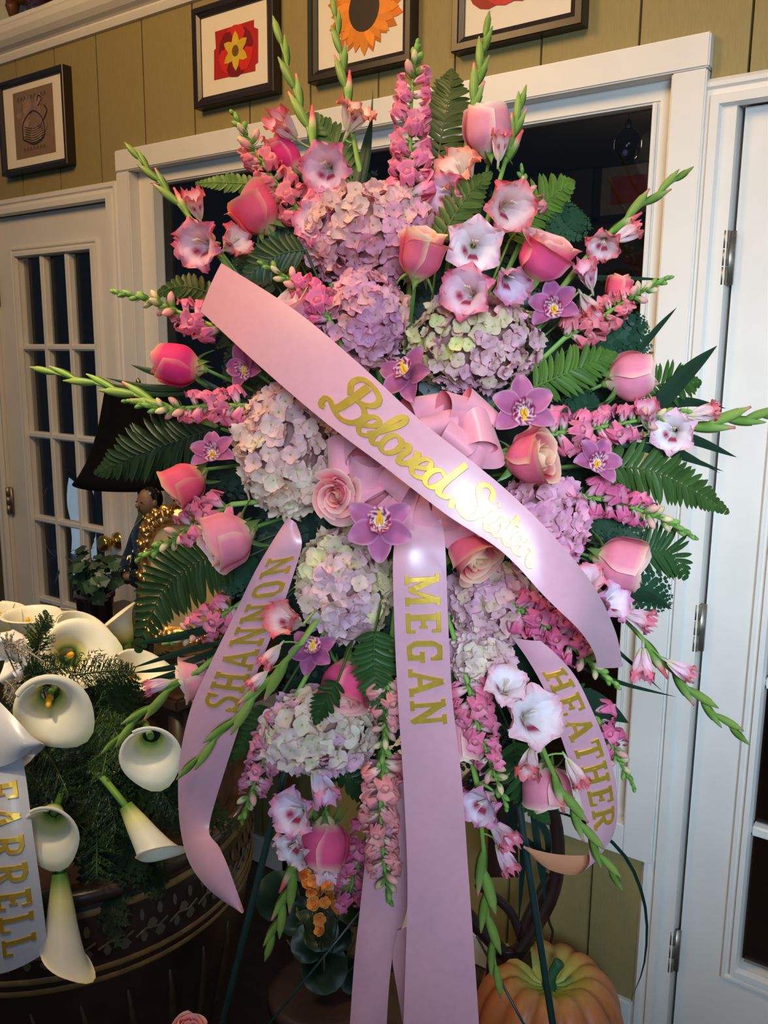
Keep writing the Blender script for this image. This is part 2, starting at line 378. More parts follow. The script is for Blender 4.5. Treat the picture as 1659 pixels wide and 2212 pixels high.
part('string', MB().tube([gc + (0, 0, 0.05), gc + (0, 0, 0.4)], 0.0008, 5).mesh('string', M_STEEL), bub)
part('crystal', MB().ball(gc + RGT * -0.006 - UPV * 0.018, (0.007, 0.005, 0.007), 8).mesh('crystal', surf_mat('opal_crystal', (120, 190, 215), 0.15, 0.0, 0.4, 300, rgb2=(190, 150, 230))), bub)
# lit far window behind the French door with an oval-backed chair in front of it
def xplane(px, py, x): r = ray(px, py); return CAM + r * ((x - CAM[0]) / r[0])
q0, q1 = xplane(126, 1025, -4.38), xplane(210, 1230, -4.38)
wn = struct('window_2', MB().box((-4.395, q0[1], q1[2]), (-4.375, q1[1], q0[2])).mesh('window_2', emit_mat('daylit_pane', (196, 220, 240), 0.8), False))
oc = xplane(138, 1120, -4.0)
ch = thing('balloon_back_chair', 'dark balloon-back chair in front of the far bright window', 'chair', (oc[0], oc[1], 0))
lp = catmull([oc + np.array([math.sin(a) * 0.02, math.sin(a) * 0.16, math.cos(a) * 0.26]) for a in np.linspace(0, 2 * math.pi, 25)], 60)
M_BLACKWOOD = surf_mat('ebonised_wood', (34, 27, 25), 0.4)
part('back_hoop', MB().tube(lp, 0.03, 8).mesh('back_hoop', M_BLACKWOOD), ch)
part('splat', MB().tube(catmull([oc + (0, 0, -0.3), oc + (-.02, 0, -0.05), oc + (0.0, 0, 0.12), oc + (0, 0, 0.3)], 14), np.array([.03, .05, .08, .1, .1, .1, .08, .06, .05, .05, .06, .08, .06, .03]) * 0.45, 10).mesh('splat', M_BLACKWOOD), ch)
part('seat', boxme('seat', (oc[0] - 0.22, oc[1] - 0.42, 0.42), (oc[0] + 0.22, oc[1] + 0.03, 0.48), M_BLACKWOOD, 0.015), ch)
for sx in (-0.19, 0.19):
    for sy in (-0.38, 0.0):
        top = oc[2] - 0.2 if sy == 0.0 else 0.43
        part('leg', MB().tube([(oc[0] + sx, oc[1] + sy, 0), (oc[0] + sx, oc[1] + sy, top)], 0.02, 8).mesh('leg', M_BLACKWOOD), ch)

# ------------------------------------------------------------------ flower building blocks
G_LIGHT, G_MID, G_DARK = lin((128, 160, 62)), lin((84, 124, 52)), lin((40, 70, 38))
FOAM = P(880, 1050, 1.34)
CACHE = {}
def cached(key, fn):
    if key not in CACHE: CACHE[key] = fn()
    return CACHE[key]
def stem_to(root, a, b=None, r=0.0028, bend=0.0, name='stem', c=None, mid=None):
    a = np.asarray(a); b = FOAM if b is None else np.asarray(b)
    mid_ = (a + b) / 2 + (UPV * bend) if mid is None else mid
    pts = catmull([a, mid_, b], 9)
    return part(name, MB().tube(pts, np.linspace(r, r * 1.15, 9), 6, G_MID if c is None else c).mesh(name, STEM), root)

# --- rose
ROSE = {   # base, body, edge, inner
    'hot': ((236, 222, 150), (238, 60, 128), (250, 156, 140), (244, 110, 132)),
    'coral': ((228, 216, 140), (242, 98, 128), (250, 170, 140), (246, 140, 128)),
    'pale': ((238, 226, 176), (244, 148, 172), (252, 206, 188), (250, 196, 180)),
    'peach': ((232, 216, 150), (240, 112, 138), (252, 210, 172), (252, 208, 168)),
    'salmon': ((244, 196, 156), (242, 112, 138), (252, 198, 184), (248, 170, 156)),
    'blush': ((234, 226, 180), (244, 160, 176), (252, 220, 198), (252, 204, 182)),
    'rosy': ((232, 220, 160), (238, 92, 142), (252, 188, 174), (252, 194, 174)),
}
def rose_meshes(scheme, op):
    base, body, edge, inner = [lin(c) for c in ROSE[scheme]]
    r = np.random.default_rng(hash_(scheme) + int(op * 10))
    layers = [(1, 0.13, 0.86, 0.0, 1.9), (2, 0.20, 0.90, 0.05, 1.5), (3, 0.29, 0.94, 0.15, 1.25), (3, 0.41, 0.98, 0.45, 1.35), (4, 0.49, 0.96, 0.9, 1.35)]
    if op > 0.75: layers = [(1, 0.10, 0.80, 0.0, 1.9), (2, 0.16, 0.84, 0.1, 1.5), (3, 0.22, 0.86, 0.3, 1.3), (4, 0.30, 0.84, 0.6, 1.15), (4, 0.38, 0.80, 0.9, 1.05), (4, 0.46, 0.74, 1.0, 1.0)]
    out = []; a0 = 0.0
    for li, (n, R, Hh, oo, phi0) in enumerate(layers):
        for k in range(n):
            o = oo * op
            a = a0 + 2 * math.pi * k / n + r.normal(0, 0.08)
            U, V = grid(11, 12)
            t = np.clip((V - 0.5) / 0.5, 0, 1)
            rr = R * (0.22 + 0.78 * np.sin(np.clip(V / 0.5, 0, 1) * math.pi / 2)) * (1 - (1 - oo) * 0.30 * t ** 2 * (1 - 0.4 * op) + o * 0.55 * t ** 2)
            rr = rr * (1 - 0.30 * (1 - min(op * 1.6, 1)) * t ** 2.2)
            tc = np.clip((V - 0.86) / 0.14, 0, 1)
            curl = (0.03 + 0.09 * op) * oo * (1 + 0.5 * r.normal())
            rr = rr + curl * tc ** 1.5 * (1 - 0.3 * U ** 2)
            ph = phi0 * (0.42 + 0.58 * np.sin(np.pi * np.clip(V, 0, 0.62) / 1.24))
            zt = Hh * (1 + r.normal(0, 0.02 + 0.03 * (li >= 3)))
            z = zt * V * (1 - (0.15 if li < 3 else 0.10) * np.abs(U) ** 2.6 * V) - curl * 0.7 * tc ** 2 + 0.012 * np.sin(U * 6 + k * 2) * V ** 3
            # pointed middle of the outer petals
            z = z + 0.05 * (1 - np.abs(U)) ** 3 * V ** 6 * (li >= 3) + 0.02 * np.sin(U * 5 + k * 2.1 + li) * V ** 4
            ang = a + U * ph; rr = rr * (1 + 0.13 * U * (0.4 + V)) + 0.03 * (li >= 3) * sst(0.55, 1.0, U) * V
            v = np.stack([np.cos(ang) * rr, np.sin(ang) * rr, z], 1)
            e = np.maximum(V, np.abs(U) ** 2 * (0.86 + 0.14 * V))
            cc = mix(base, body if li >= 2 else inner, sst(0.02, 0.30, V))
            cc = mix(cc, inner if li <= 3 and op > 0.3 else body, (0.55 if li < 3 else 0.2) * sst(0.5, 0.9, V))
            cc = mix(cc, edge, 0.95 * sst(0.80, 1.0, e)); cc = mix(cc, np.minimum(edge * 1.15 + 0.05, 1), 0.6 * sst(0.95, 1.0, e))
            cc = cc * (1 + 0.05 * np.sin(ang * 26 + 3 * np.sin(V * 5))[:, None] * (1 - V[:, None]))
            out.append(mesh('petal', v, gridf(11, 12), np.clip(cc, 0, 1), PETAL))
        a0 += 0.9
    return out
def hash_(s): return sum(ord(c) * (i + 3) for i, c in enumerate(s))
def sepal_mesh():
    U, V = grid(5, 9)
    wdt = 0.11 * np.sin(np.pi * np.clip(V * 0.93 + 0.07, 0, 1)) ** 0.8
    r = 0.10 + 0.34 * V + 0.10 * V ** 3; z = 0.05 + 0.10 * np.sin(V * 2.2) - 0.30 * V ** 2.5 + 0.05 * U ** 2
    return mesh('sepal', np.stack([r, U * wdt, z], 1), gridf(5, 9), mix(lin((120, 150, 80)), lin((86, 120, 60)), V), LEAF)
def rose(label, px, py, w_, h_, ang, out, scheme, op, dz=0.0, stem=True, roll=0.0, group='roses in the standing spray', sep=True, end=None, z=None):
    z = zs(px, py, dz) if z is None else z
    ax = sdir(ang, out); c = P(px, py, z)
    wm, hm = m(w_, z), m(h_, z)
    base = c - ax * hm * 0.48
    t = thing('rose', label, 'rose', base, group)
    M = frame(base, ax, UPV if abs(ax.dot(UPV)) < 0.9 else -FWD, (wm, wm, hm), roll)
    for me in cached(('rose', scheme, op), lambda: rose_meshes(scheme, op)): part('petal', me, t, M)
    if sep:
        sm = cached('sepal', sepal_mesh)
        for k in range(5): part('sepal', sm, t, M @ Matrix.Rotation(k * 1.2566 + 0.3, 4, 'Z'))
    cal = cached('calyx', lambda: MB().lathe([(0.02, -0.10), (0.05, -0.09), (0.085, -0.05), (0.10, 0.0), (0.12, 0.05), (0.13, 0.09)], 12, lin((104, 138, 70))).mesh('calyx', STEM))
    part('calyx', cal, t, M)
    if stem: stem_to(t, base - ax * hm * 0.08, end, 0.0026, mid=(base - ax * 0.05 + FWD * (0.07 if end is None else 0.02)) * 0.75 + (FOAM if end is None else np.asarray(end)) * 0.25)
    return t

# --- gladiolus
GLAD = {'coral': ((248, 220, 218), (236, 92, 104)), 'pink': ((248, 214, 226), (236, 110, 136)), 'white': ((252, 242, 246), (240, 134, 156)),
        'peach': ((252, 228, 206), (244, 130, 108)), 'lilac': ((244, 226, 242), (222, 132, 172))}
def glad_petals(tone, closed):
    pale, edge = [lin(c) for c in GLAD[tone]]; blotch = lin((168, 12, 64)); thr = lin((226, 214, 176))
    r = np.random.default_rng(hash_(tone) + int(closed * 10)); out = []
    for k in range(6):
        outer = k % 2; a = math.pi / 2 + k * math.pi / 3
        U, V = grid(11, 12)
        spread = 1 - 0.62 * closed
        rr = 0.045 + (0.47 + 0.02 * outer) * spread * V ** 1.45
        z = 0.66 * np.sin(V * 1.5) - (0.16 if not closed else 0.0) * V ** 3.5 - 0.025 * outer + 0.3 * closed * V
        hw = (0.34 if not outer else 0.28) * np.clip(np.sin(np.pi * np.clip(V * 0.86 + 0.07, 0, 1)), 0, 1) ** 0.75 * (1 - 0.35 * closed)
        hw = np.maximum(hw, 0.02)
        e = np.abs(U)
        ruf = 0.055 * np.sin(U * 7 + k * 1.7) * V ** 2 * e + 0.075 * np.sin(V * 15 + k * 2 + U * 3) * e ** 2 * V + 0.03 * np.sin(U * 12 + k) * V ** 5
        x = rr * (1 - 0.10 * U ** 2); y = U * hw; zz = z + 0.10 * U ** 2 * V * (1 if not closed else 1.8) + ruf
        tipn = 0.03 * (1 - e) ** 2 * V ** 8; x = x + tipn
        v = np.stack([x * math.cos(a) - y * math.sin(a), x * math.sin(a) + y * math.cos(a), zz], 1)
        cc = mix(thr, pale, sst(0.05, 0.3, V))
        ee = np.maximum(V ** 1.3, e * (0.35 + 0.6 * V))
        cc = mix(cc, edge, (1.0 - 0.12 * (1 - outer)) * sst(0.42, 0.96, ee) * (1.0 if tone != 'white' else 0.62))
        cc = cc * (1 - 0.07 * np.exp(-(U / 0.06) ** 2) * V)[:, None]
        if k in (2, 3):
            d = np.exp(-((V - 0.40) / 0.11) ** 2 - (U / (0.75 if k == 3 else 0.25)) ** 2)
            cc = mix(cc, blotch, np.clip(d * 1.6, 0, 1) * (1.0 if k != 3 else 0.95))
        out.append(mesh('petal', v, gridf(11, 12), np.clip(cc, 0, 1), PETAL))
    return out
def glad_tube(tone):
    pale, edge = [lin(c) for c in GLAD[tone]]
    return MB().lathe([(0.03, -0.30), (0.045, -0.20), (0.05, -0.05), (0.06, 0.06), (0.085, 0.2)], 12, np.array([lin((150, 178, 92)), lin((190, 200, 140)), pale * 0.9, pale, pale])).mesh('floret', PETAL)
def glad_stamens():
    b = MB()
    for a in (-0.5, 0.1, 0.6):
        p = catmull([(0, 0, 0.05), (0.03 * math.sin(a), 0.05, 0.3), (0.09 * math.sin(a), 0.10, 0.55)], 6)
        b.tube(p, [0.010, .010, .010, .010, .016, .012], 5, lin((246, 236, 214)))
    return b.mesh('stamen', PETAL)
def spike_bud(kind):
    """sheathed bud along +Z, base at the origin, length 1"""
    n, k = 10, 14; t = np.linspace(0, 1, k)
    rad = 0.105 * np.sin(np.pi * np.clip(t * 0.93 + 0.035, 0, 1)) ** 0.75 * (1 - 0.30 * t)
    tips = {'green': (lin((116, 152, 60)), lin((140, 170, 84)), lin((198, 180, 140))),
            'tip': (lin((116, 154, 66)), lin((150, 176, 96)), lin((240, 150, 132))),
            'show': (lin((120, 158, 66)), lin((224, 214, 166)), lin((240, 110, 112)))}[kind]
    cc = mix(tips[0], tips[1], sst(0.35, 0.72, t)); cc = mix(cc, tips[2], sst(*{'green': (0.93, 1.0), 'tip': (0.78, 0.96), 'show': (0.55, 0.8)}[kind], t))
    b = MB(); pts = np.stack([0.05 * np.sin(t * 2.4), 0 * t, t], 1)
    b.tube(pts, np.maximum(rad, 0.012 if kind == 'green' else 0.028), n, cc)
    # overlapping sheath leaf
    U, V = grid(7, 9); a = U * 1.9; rr = np.interp(V * 0.7, t, rad) * 1.14 + 0.006
    zz = V * 0.74 * (1 - 0.12 * U ** 2)
    b.add(np.stack([np.cos(a) * rr + 0.05 * np.sin(zz * 2.4), np.sin(a) * rr, zz], 1), gridf(7, 9), mix(lin((112, 150, 62)), lin((150, 172, 84)), V))
    return b.mesh('bud', LEAF)
def px_curve(pts, z0, z1, n):
    p = catmull([(a, b, 0) for a, b in pts], n); zz = np.linspace(z0, z1, n)
    return np.array([P(p[i, 0], p[i, 1], zz[i]) for i in range(n)])
def gladiolus(label, pts, florets, nbud, blen, t0=0.35, dz=0.0, group='gladiolus spikes in the spray', show=2, z0=None, z1=None, flip=1, tint=(1, 1, 1)):
    z0 = zs(*pts[0], dz) if z0 is None else z0; z1 = zs(*pts[-1], dz) if z1 is None else z1
    n = 24; cv = px_curve(pts, z0, z1, n)
    t = thing('gladiolus', label, 'gladiolus', cv[0], group)
    full = np.vstack([FOAM + (cv[0] - FOAM) * f for f in (0.0, 0.5)] + [cv])
    part('stem', MB().tube(full, np.linspace(0.0045, 0.0018, len(full)), 7, lin((122, 156, 70))).mesh('stem', STEM), t)
    for k in range(nbud):
        f = t0 + (0.97 - t0) * k / max(1, nbud - 1); i = min(int(f * (n - 1)), n - 2)
        b = cv[i] + (cv[i + 1] - cv[i]) * (f * (n - 1) - i); tg = nrm(cv[i + 1] - cv[i])
        side = nrm(np.cross(tg, FWD)) * (1 if (k % 2) else -1) * flip
        last = k == nbud - 1
        d = nrm(tg + side * (0.0 if last else 0.17) - FWD * (0.10 if not last else 0))
        L = m(blen, z0) * (1.22 - 0.34 * k / max(1, nbud - 1))
        kind = 'show' if k < show - 1 else 'tip' if k < show + 1 else 'green'
        me = cached(('gbud', kind), lambda: spike_bud(kind))
        part('bud', me, t, frame(b - d * L * 0.12, d, -side, (L * 0.95, L * 0.95, L)), np.array(tint) * rng.uniform(0.9, 1.08))
    for (px, py, s, ang, out, tone, *cl) in florets:
        closed = cl[0] if cl else 0.0
        z = zs(px, py, dz - 0.03); ax = sdir(ang, out); L = m(s, z)
        c = P(px, py, z) - ax * L * 0.35
        M = frame(c, ax, UPV, L, rng.normal(0, 0.25))
        fl = part('floret', cached(('gtube', tone), lambda: glad_tube(tone)), t, M)
        for me in cached(('glad', tone, closed), lambda: glad_petals(tone, closed)): part('petal', me, fl, M)
        if closed < 0.5: part('stamens', cached('gst', glad_stamens), fl, M)
        i = int(np.argmin([np.linalg.norm(q - c) for q in full])); bp = full[max(0, i - 1)]
        part('floret_stalk', MB().tube(catmull([bp, (bp + c) / 2 - ax * L * 0.15, c - ax * L * 0.22], 6), L * 0.035, 6, lin((128, 160, 76))).mesh('floret_stalk', STEM), t)
    return t

# --- snapdragon
SNAP = {'pink': ((250, 196, 206), (240, 120, 156)), 'coral': ((250, 198, 190), (242, 122, 136)), 'rose': ((248, 184, 204), (234, 104, 152)), 'dusky': ((238, 190, 202), (222, 132, 164)), 'salmon': ((250, 208, 194), (240, 148, 152))}
def snap_floret(tone, var):
    pale, lip = [lin(c) for c in SNAP[tone]]; r = np.random.default_rng(var * 13 + hash_(tone))
    b = MB(); t = np.linspace(0, 1, 7); n = 12
    pts = np.stack([0 * t, 0.03 * np.sin(t * 3), 0.62 * t], 1)
    cc = mix(mix(lin((150, 180, 104)), pale, sst(0.02, 0.2, t)), lip, sst(0.35, 1.0, t))
    b.tube(pts, 0.10 + 0.10 * np.sin(t * 1.5), n, cc)
    def lobe(a, L, w_, up):
        U, V = grid(6, 7); jt = r.normal(0, 0.08); a = a + jt; L = L * (1 + r.normal(0, 0.08))
        if up:   # stands forward, then bends up and back
            rad = 0.16 + L * np.sin(V * 1.35); z = 0.56 + 0.24 * np.sin(V * 2.6) - 0.16 * V ** 3
        else:    # swells forward as the palate, then folds down and back
            rad = 0.12 + L * V ** 1.3; z = 0.58 + 0.26 * np.sin(V * 2.3) - 0.42 * V ** 2.2
        hw = w_ * np.sin(np.pi * np.clip(V * 0.72 + 0.20, 0, 1)) ** 0.7
        z = z + 0.10 * U ** 2 * V * (1 if up else -1) + 0.07 * np.sin(U * 4 + var + a) * V ** 2
        rad = rad * (1 - 0.10 * U ** 2) + 0.05 * np.sin(U * 6 + a * 3) * V ** 3
        x = rad * math.cos(a) - U * hw * math.sin(a); y = rad * math.sin(a) + U * hw * math.cos(a)
        c = mix(pale * 0.4 + lip * 0.6, lip, sst(0.1, 0.6, V)); c = mix(c, pale, 0.30 * sst(0.8, 1.0, np.maximum(V, np.abs(U) * 0.95)))
        b.add(np.stack([x, y, z], 1), gridf(6, 7), np.clip(c, 0, 1))
    lobe(math.radians(62), 0.36, 0.22, True); lobe(math.radians(118), 0.36, 0.22, True)
    lobe(math.radians(205), 0.30, 0.19, False); lobe(math.radians(270), 0.26, 0.20, False); lobe(math.radians(335), 0.30, 0.19, False)
    b.ball((0, -0.05, 0.66), (0.15, 0.10, 0.12), 10, lip * 0.75 + pale * 0.25); b.ball((0, 0.0, 0.75), (0.05, 0.035, 0.035), 6, lin((246, 206, 110)))
    for k in range(5):
        q = k * 1.2566; U, W_ = grid(3, 4)
        b.add(np.stack([(0.09 + 0.09 * W_) * np.cos(q + U * 0.4 * (1 - W_ * 0.8)), (0.09 + 0.09 * W_) * np.sin(q + U * 0.4 * (1 - W_ * 0.8)), -0.03 + 0.2 * W_], 1), gridf(3, 4), lin((110, 146, 66)))
    return b.mesh('floret', PETAL)
def snap_bud(kind):
    cs = {'green': (lin((112, 156, 62)), lin((150, 190, 96))), 'cream': (lin((140, 168, 88)), lin((240, 218, 170))), 'blush': (lin((150, 172, 100)), lin((246, 186, 170)))}[kind]
    t = np.linspace(0, 1, 9); pts = np.stack([0.16 * t ** 2, 0 * t, t * 0.95 - 0.1 * t ** 3], 1)
    rad = 0.21 * np.sin(np.pi * np.clip(t * 0.9 + 0.08, 0, 1)) ** 0.7 * (0.8 + 0.3 * t)
    b = MB(); b.tube(pts, rad, 8, mix(cs[0], cs[1], sst(0.15, 0.55, t)))
    for a in range(4):
        q = a * 1.57; U, V = grid(3, 4)
        r_ = 0.12 + 0.14 * np.sin(V * 2.2)
        b.add(np.stack([r_ * np.cos(q + U * 0.5 * (1 - V * 0.9)), r_ * np.sin(q + U * 0.5 * (1 - V * 0.9)), -0.05 + 0.5 * V], 1), gridf(3, 4), lin((104, 148, 60)))
    return b.mesh('bud', PETAL)
def snapdragon(label, pts, tone, nfl, size, tb=0.60, nb=10, dz=0.0, f0=0.02, group='snapdragon spikes in the spray', tint=1.0, z0=None, z1=None, bsize=0.62):
    nfl = int(round(nfl * 1.25)); size = size * 1.12
    z0 = zs(*pts[0], dz) if z0 is None else z0; z1 = zs(*pts[-1], dz) if z1 is None else z1
    n = 26; cv = px_curve(pts, z0, z1, n)
    t = thing('snapdragon', label, 'snapdragon', cv[0], group)
    full = np.vstack([FOAM + (cv[0] - FOAM) * f for f in (0.0, 0.5)] + [cv])
    part('stem', MB().tube(full, np.linspace(0.0040, 0.0016, len(full)), 7, lin((126, 166, 76))).mesh('stem', STEM), t)
    def at(f):
        i = min(int(f * (n - 1)), n - 2); return cv[i] + (cv[i + 1] - cv[i]) * (f * (n - 1) - i), nrm(cv[i + 1] - cv[i])
    L = m(size, z0)
    for k in range(nfl):
        f = f0 + (tb - f0) * k / max(1, nfl - 1); b, tg = at(f)
        side = nrm(np.cross(tg, FWD)); psi = (k * 2.39996) + 0.6
        # favour the half that faces the room
        rad = nrm(math.cos(psi) * side * 1.25 - FWD * (0.22 + 0.6 * math.sin(psi)))
        d = nrm(rad + tg * 0.45 + rng.normal(0, 0.16, 3))
        s = L * (1.02 - 0.28 * f / max(tb, 0.1)) * rng.uniform(0.86, 1.08)
        v_ = k % 3
        part('floret', cached(('snap', tone, v_), lambda: snap_floret(tone, v_)), t, frame(b + rad * 0.002, d, tg, s, rng.normal(0, 0.3)), np.ones(3) * tint * rng.uniform(0.86, 1.1))
    for k in range(nb):
        f = tb + 0.04 + (0.985 - tb - 0.04) * k / max(1, nb - 1); b, tg = at(f)
        side = nrm(np.cross(tg, FWD)); psi = k * 2.2 + 1.0
        rad = nrm(math.cos(psi) * side - FWD * (0.35 + 0.6 * math.sin(psi)))
        q = k / max(1, nb - 1)
        d = nrm(rad * (1 - 0.75 * q) + tg * (0.55 + 0.9 * q)); s = L * bsize * (1.15 - 0.55 * q)
        kind = 'blush' if q < 0.2 else 'cream' if q < 0.45 else 'green'
        part('bud', cached(('sbud', kind), lambda: snap_bud(kind)), t, frame(b, d, tg, s, rng.uniform(0, 6)), np.ones(3) * tint * rng.uniform(0.9, 1.08))
    return t

# --- hydrangea
def hyd_floret(var):
    r = np.random.default_rng(50 + var); b = MB()
    for k in range(4):
        a = k * math.pi / 2 + r.normal(0, 0.1); U, V = grid(6, 6)
        hw = 0.30 * np.sin(np.pi * np.clip(V * 0.80 + 0.10, 0, 1)) ** 0.75 * (1 + r.normal(0, 0.08))
        x = 0.03 + (0.47 + r.normal(0, 0.03)) * V * (1 - 0.06 * U ** 2); y = U * hw
        z = 0.12 * V - 0.12 * V ** 3 * (1 + r.normal(0, 0.9)) + 0.12 * U ** 2 * V * (1 + r.normal(0, .6)) + (0.02 if k % 2 else 0) + 0.02 * np.sin(U * 4 + k) * V
        v = np.stack([x * math.cos(a) - y * math.sin(a), x * math.sin(a) + y * math.cos(a), z], 1)
        e = np.maximum(V, np.abs(U) * 0.9)
        c = mix((0.90, 0.96, 0.78), (1, 1, 1), sst(0.0, 0.3, V)); c = mix(c, (1.0, 0.94, 0.97), sst(0.8, 1, e))
        c = c * (1 - 0.05 * np.exp(-(U / 0.12) ** 2) * V)[:, None]
        b.add(v, gridf(6, 6), np.clip(c, 0, 1))
    b.ball((0, 0, 0.05), (0.05, 0.05, 0.04), 6, lin((214, 206, 150)) / np.array([0.7, .5, .6]) * 0.6)
    return b.mesh('floret', PETAL)
HP = {'mauve': [(236, 168, 180), (228, 164, 190), (238, 180, 180), (216, 158, 194), (238, 196, 180)],
      'cream': [(242, 206, 188), (244, 222, 198), (238, 190, 178), (234, 194, 192), (246, 234, 208)],
      'green': [(236, 186, 192), (230, 178, 198), (224, 220, 160), (238, 198, 192), (222, 170, 194), (234, 190, 196), (208, 214, 128)],
      'lilac': [(232, 186, 202), (238, 200, 210), (236, 214, 210), (222, 174, 200), (236, 224, 196)],
      'pinkl': [(238, 168, 196), (242, 180, 202), (230, 160, 192), (244, 194, 206)],
      'pale': [(240, 204, 206), (238, 196, 202), (244, 226, 206), (232, 222, 170), (230, 188, 204)]}
def hydrangea(label, px, py, rx, ry, pal, n, fs, dz=0.0, seed=0):
    n = int(n * 1.45); fs = fs * 0.82
    r = np.random.default_rng(seed + 900)
    z = zs(px, py, dz); a, b_ = m(rx, z), m(ry, z); d_ = 0.80 * min(a, b_) + 0.02
    c = P(px, py, z + d_ * 0.45)
    X, Y, Z = RGT, UPV, -FWD
    t = thing('hydrangea', label, 'hydrangea', c, 'hydrangea heads in the spray')
    M = Matrix(((X[0], Y[0], Z[0], c[0]), (X[1], Y[1], Z[1], c[1]), (X[2], Y[2], Z[2], c[2]), (0, 0, 0, 1)))
    part('flower_stalks', MB().ball((0, 0, 0), (a * 0.80, b_ * 0.80, d_ * 0.76), 16, lin((140, 104, 102))).mesh('flower_stalks', STEM), t, M)
    stem_to(t, c, None, 0.004)
    cols = [lin(q) for q in HP[pal]]
    made = 0; i = 0; N = int(n * 1.55); ga = math.pi * (3 - math.sqrt(5))
    patch = [(nrm(r.normal(size=3)), r.integers(len(cols))) for _ in range(9)]
    while made < n and i < N:
        zz = 1 - 2 * (i + 0.5) / N; i += 1
        if zz < -0.35: continue
        th = ga * i; rr = math.sqrt(1 - zz * zz)
        q = nrm(np.array([math.cos(th) * rr, math.sin(th) * rr, zz]) + r.normal(0, 0.05, 3))
        lump = 1 + 0.05 * math.sin(q[0] * 9 + seed) * math.sin(q[1] * 8) + r.normal(0, 0.03)
        p = c + (X * q[0] * (a - m(fs * .2, z)) + Y * q[1] * (b_ - m(fs * .2, z)) + Z * q[2] * d_) * lump
        nn = nrm(X * q[0] / a + Y * q[1] / b_ + Z * q[2] / d_)
        nn = nrm(nn + r.normal(0, 0.36, 3))
        best = max(patch, key=lambda e: e[0].dot(q) + r.normal(0, 0.22))[1]
        col = cols[best] * 0.7 + cols[r.integers(len(cols))] * 0.3
        var = int(r.integers(5))
        part('floret', cached(('hyd', var), lambda: hyd_floret(var)), t, frame(p, nn, UPV, m(fs, z) * r.uniform(0.85, 1.15), r.uniform(0, 6.28)), np.clip(col * r.uniform(0.92, 1.1), 0, 1))
        made += 1
    return t

# --- cymbidium orchid
def orchid_tepal(var):
    U, V = grid(9, 12); r = np.random.default_rng(var)
    hw = 0.33 * np.sin(np.pi * np.clip(V * 0.86 + 0.08, 0, 1)) ** 0.8 * (1 + 0.14 * var)
    x = 0.04 + 0.96 * V; y = U * hw; z = 0.16 * np.sin(V * 2.4) - 0.10 * V ** 2 + 0.10 * U ** 2 * (0.4 + V * 0.4) - 0.03 * np.exp(-(U / 0.15) ** 2)
    c = mix(lin((176, 92, 132)), lin((182, 100, 146)), sst(0.0, 0.5, V)); c = mix(c, lin((220, 160, 190)), 0.7 * sst(0.75, 1, np.maximum(np.abs(U), V)))
    c = c * (1 + 0.13 * np.sin(U * 22))[:, None]
    return mesh('tepal', np.stack([x, y, z], 1), gridf(9, 12), np.clip(c, 0, 1), PETAL)
def orchid_lip():
    nr, nt_ = 9, 36; r = np.random.default_rng(4); V_, C_ = [], []; mag = lin((150, 26, 92)); wh = lin((250, 236, 238))
    for i in range(nr):
        q = i / (nr - 1)
        for k in range(nt_):
            a = 2 * math.pi * k / nt_; dn = max(0.0, -math.sin(a)); up = max(0.0, math.sin(a))
            rr = q * (0.25 + 0.06 * dn) * (1 + 0.06 * math.sin(a * 9) * q); z = 0.16 + 0.30 * q ** 2 * (0.35 + 0.65 * up) + 0.10 * q * dn - 0.16 * q ** 4 * dn + 0.02 * math.sin(a * 9) * q ** 3
            V_.append((math.cos(a) * rr * 0.95, math.sin(a) * rr - 0.10, z))
            c = wh if q < 0.5 else mag * 0.35 + wh * 0.65
            if q > 0.38 and r.random() < 0.62: c = mag
            if q > 0.9: c = lin((206, 110, 158))
            if abs(math.cos(a)) * q < 0.16 and math.sin(a) < 0.3 and q < 0.75: c = lin((244, 200, 60))
            C_.append(c)
    return mesh('lip', V_, gridf(nt_, nr, 0, True), C_, PETAL)
def orchid_column():
    b = MB(); p = catmull([(0, 0.05, 0.05), (0, 0.13, 0.18), (0, 0.13, 0.34), (0, 0.06, 0.42)], 8)
    b.tube(p, [.05, .055, .06, .06, .06, .055, .05, .03], 10, np.array([lin((200, 120, 160))] * 6 + [lin((226, 196, 180))] * 2))
    return b.mesh('column', PETAL)
def orchid_crest():
    b = MB()
    for s in (-0.04, 0.04): b.tube(catmull([(s, -0.02, 0.19), (s, -0.10, 0.21), (s * 1.1, -0.20, 0.25)], 6), [.015, .03, .035, .035, .03, .012], 8, lin((244, 196, 48)))
    return b.mesh('crest', PETAL)
def orchid(label, px, py, size, ang, out, roll, dz=0.0, tint=(1, 1, 1), spread=1.0):
    z = zs(px, py, dz - 0.02); L = m(size, z) * 0.5; ax = sdir(ang, out); c = P(px, py, z)
    t = thing('cymbidium_orchid', label, 'orchid', c, 'orchid blooms in the spray')
    M = frame(c, ax, UPV, L, math.radians(roll))
    for k, (a, v_, ln) in enumerate(((90, 0, 1.0), (158, 1, 0.95), (22, 1, 0.95), (215, 0, 1.0), (325, 0, 1.0))):
        R_ = Matrix.Rotation(math.radians(a), 4, 'Z') @ Matrix.Rotation(math.radians(-12 / spread - (6 if k in (1, 2) else 0)), 4, 'Y') @ Matrix.Scale(ln, 4)
        part('tepal', cached(('otep', v_), lambda: orchid_tepal(v_)), t, M @ R_, tint)
    part('lip', cached('olip', orchid_lip), t, M @ Matrix.Scale(1.35, 4))
    part('column', cached('ocol', orchid_column), t, M, tint)
    part('crest', cached('ocr', orchid_crest), t, M @ Matrix.Scale(1.35, 4))
    stem_to(t, c, None, 0.0025)
    return t

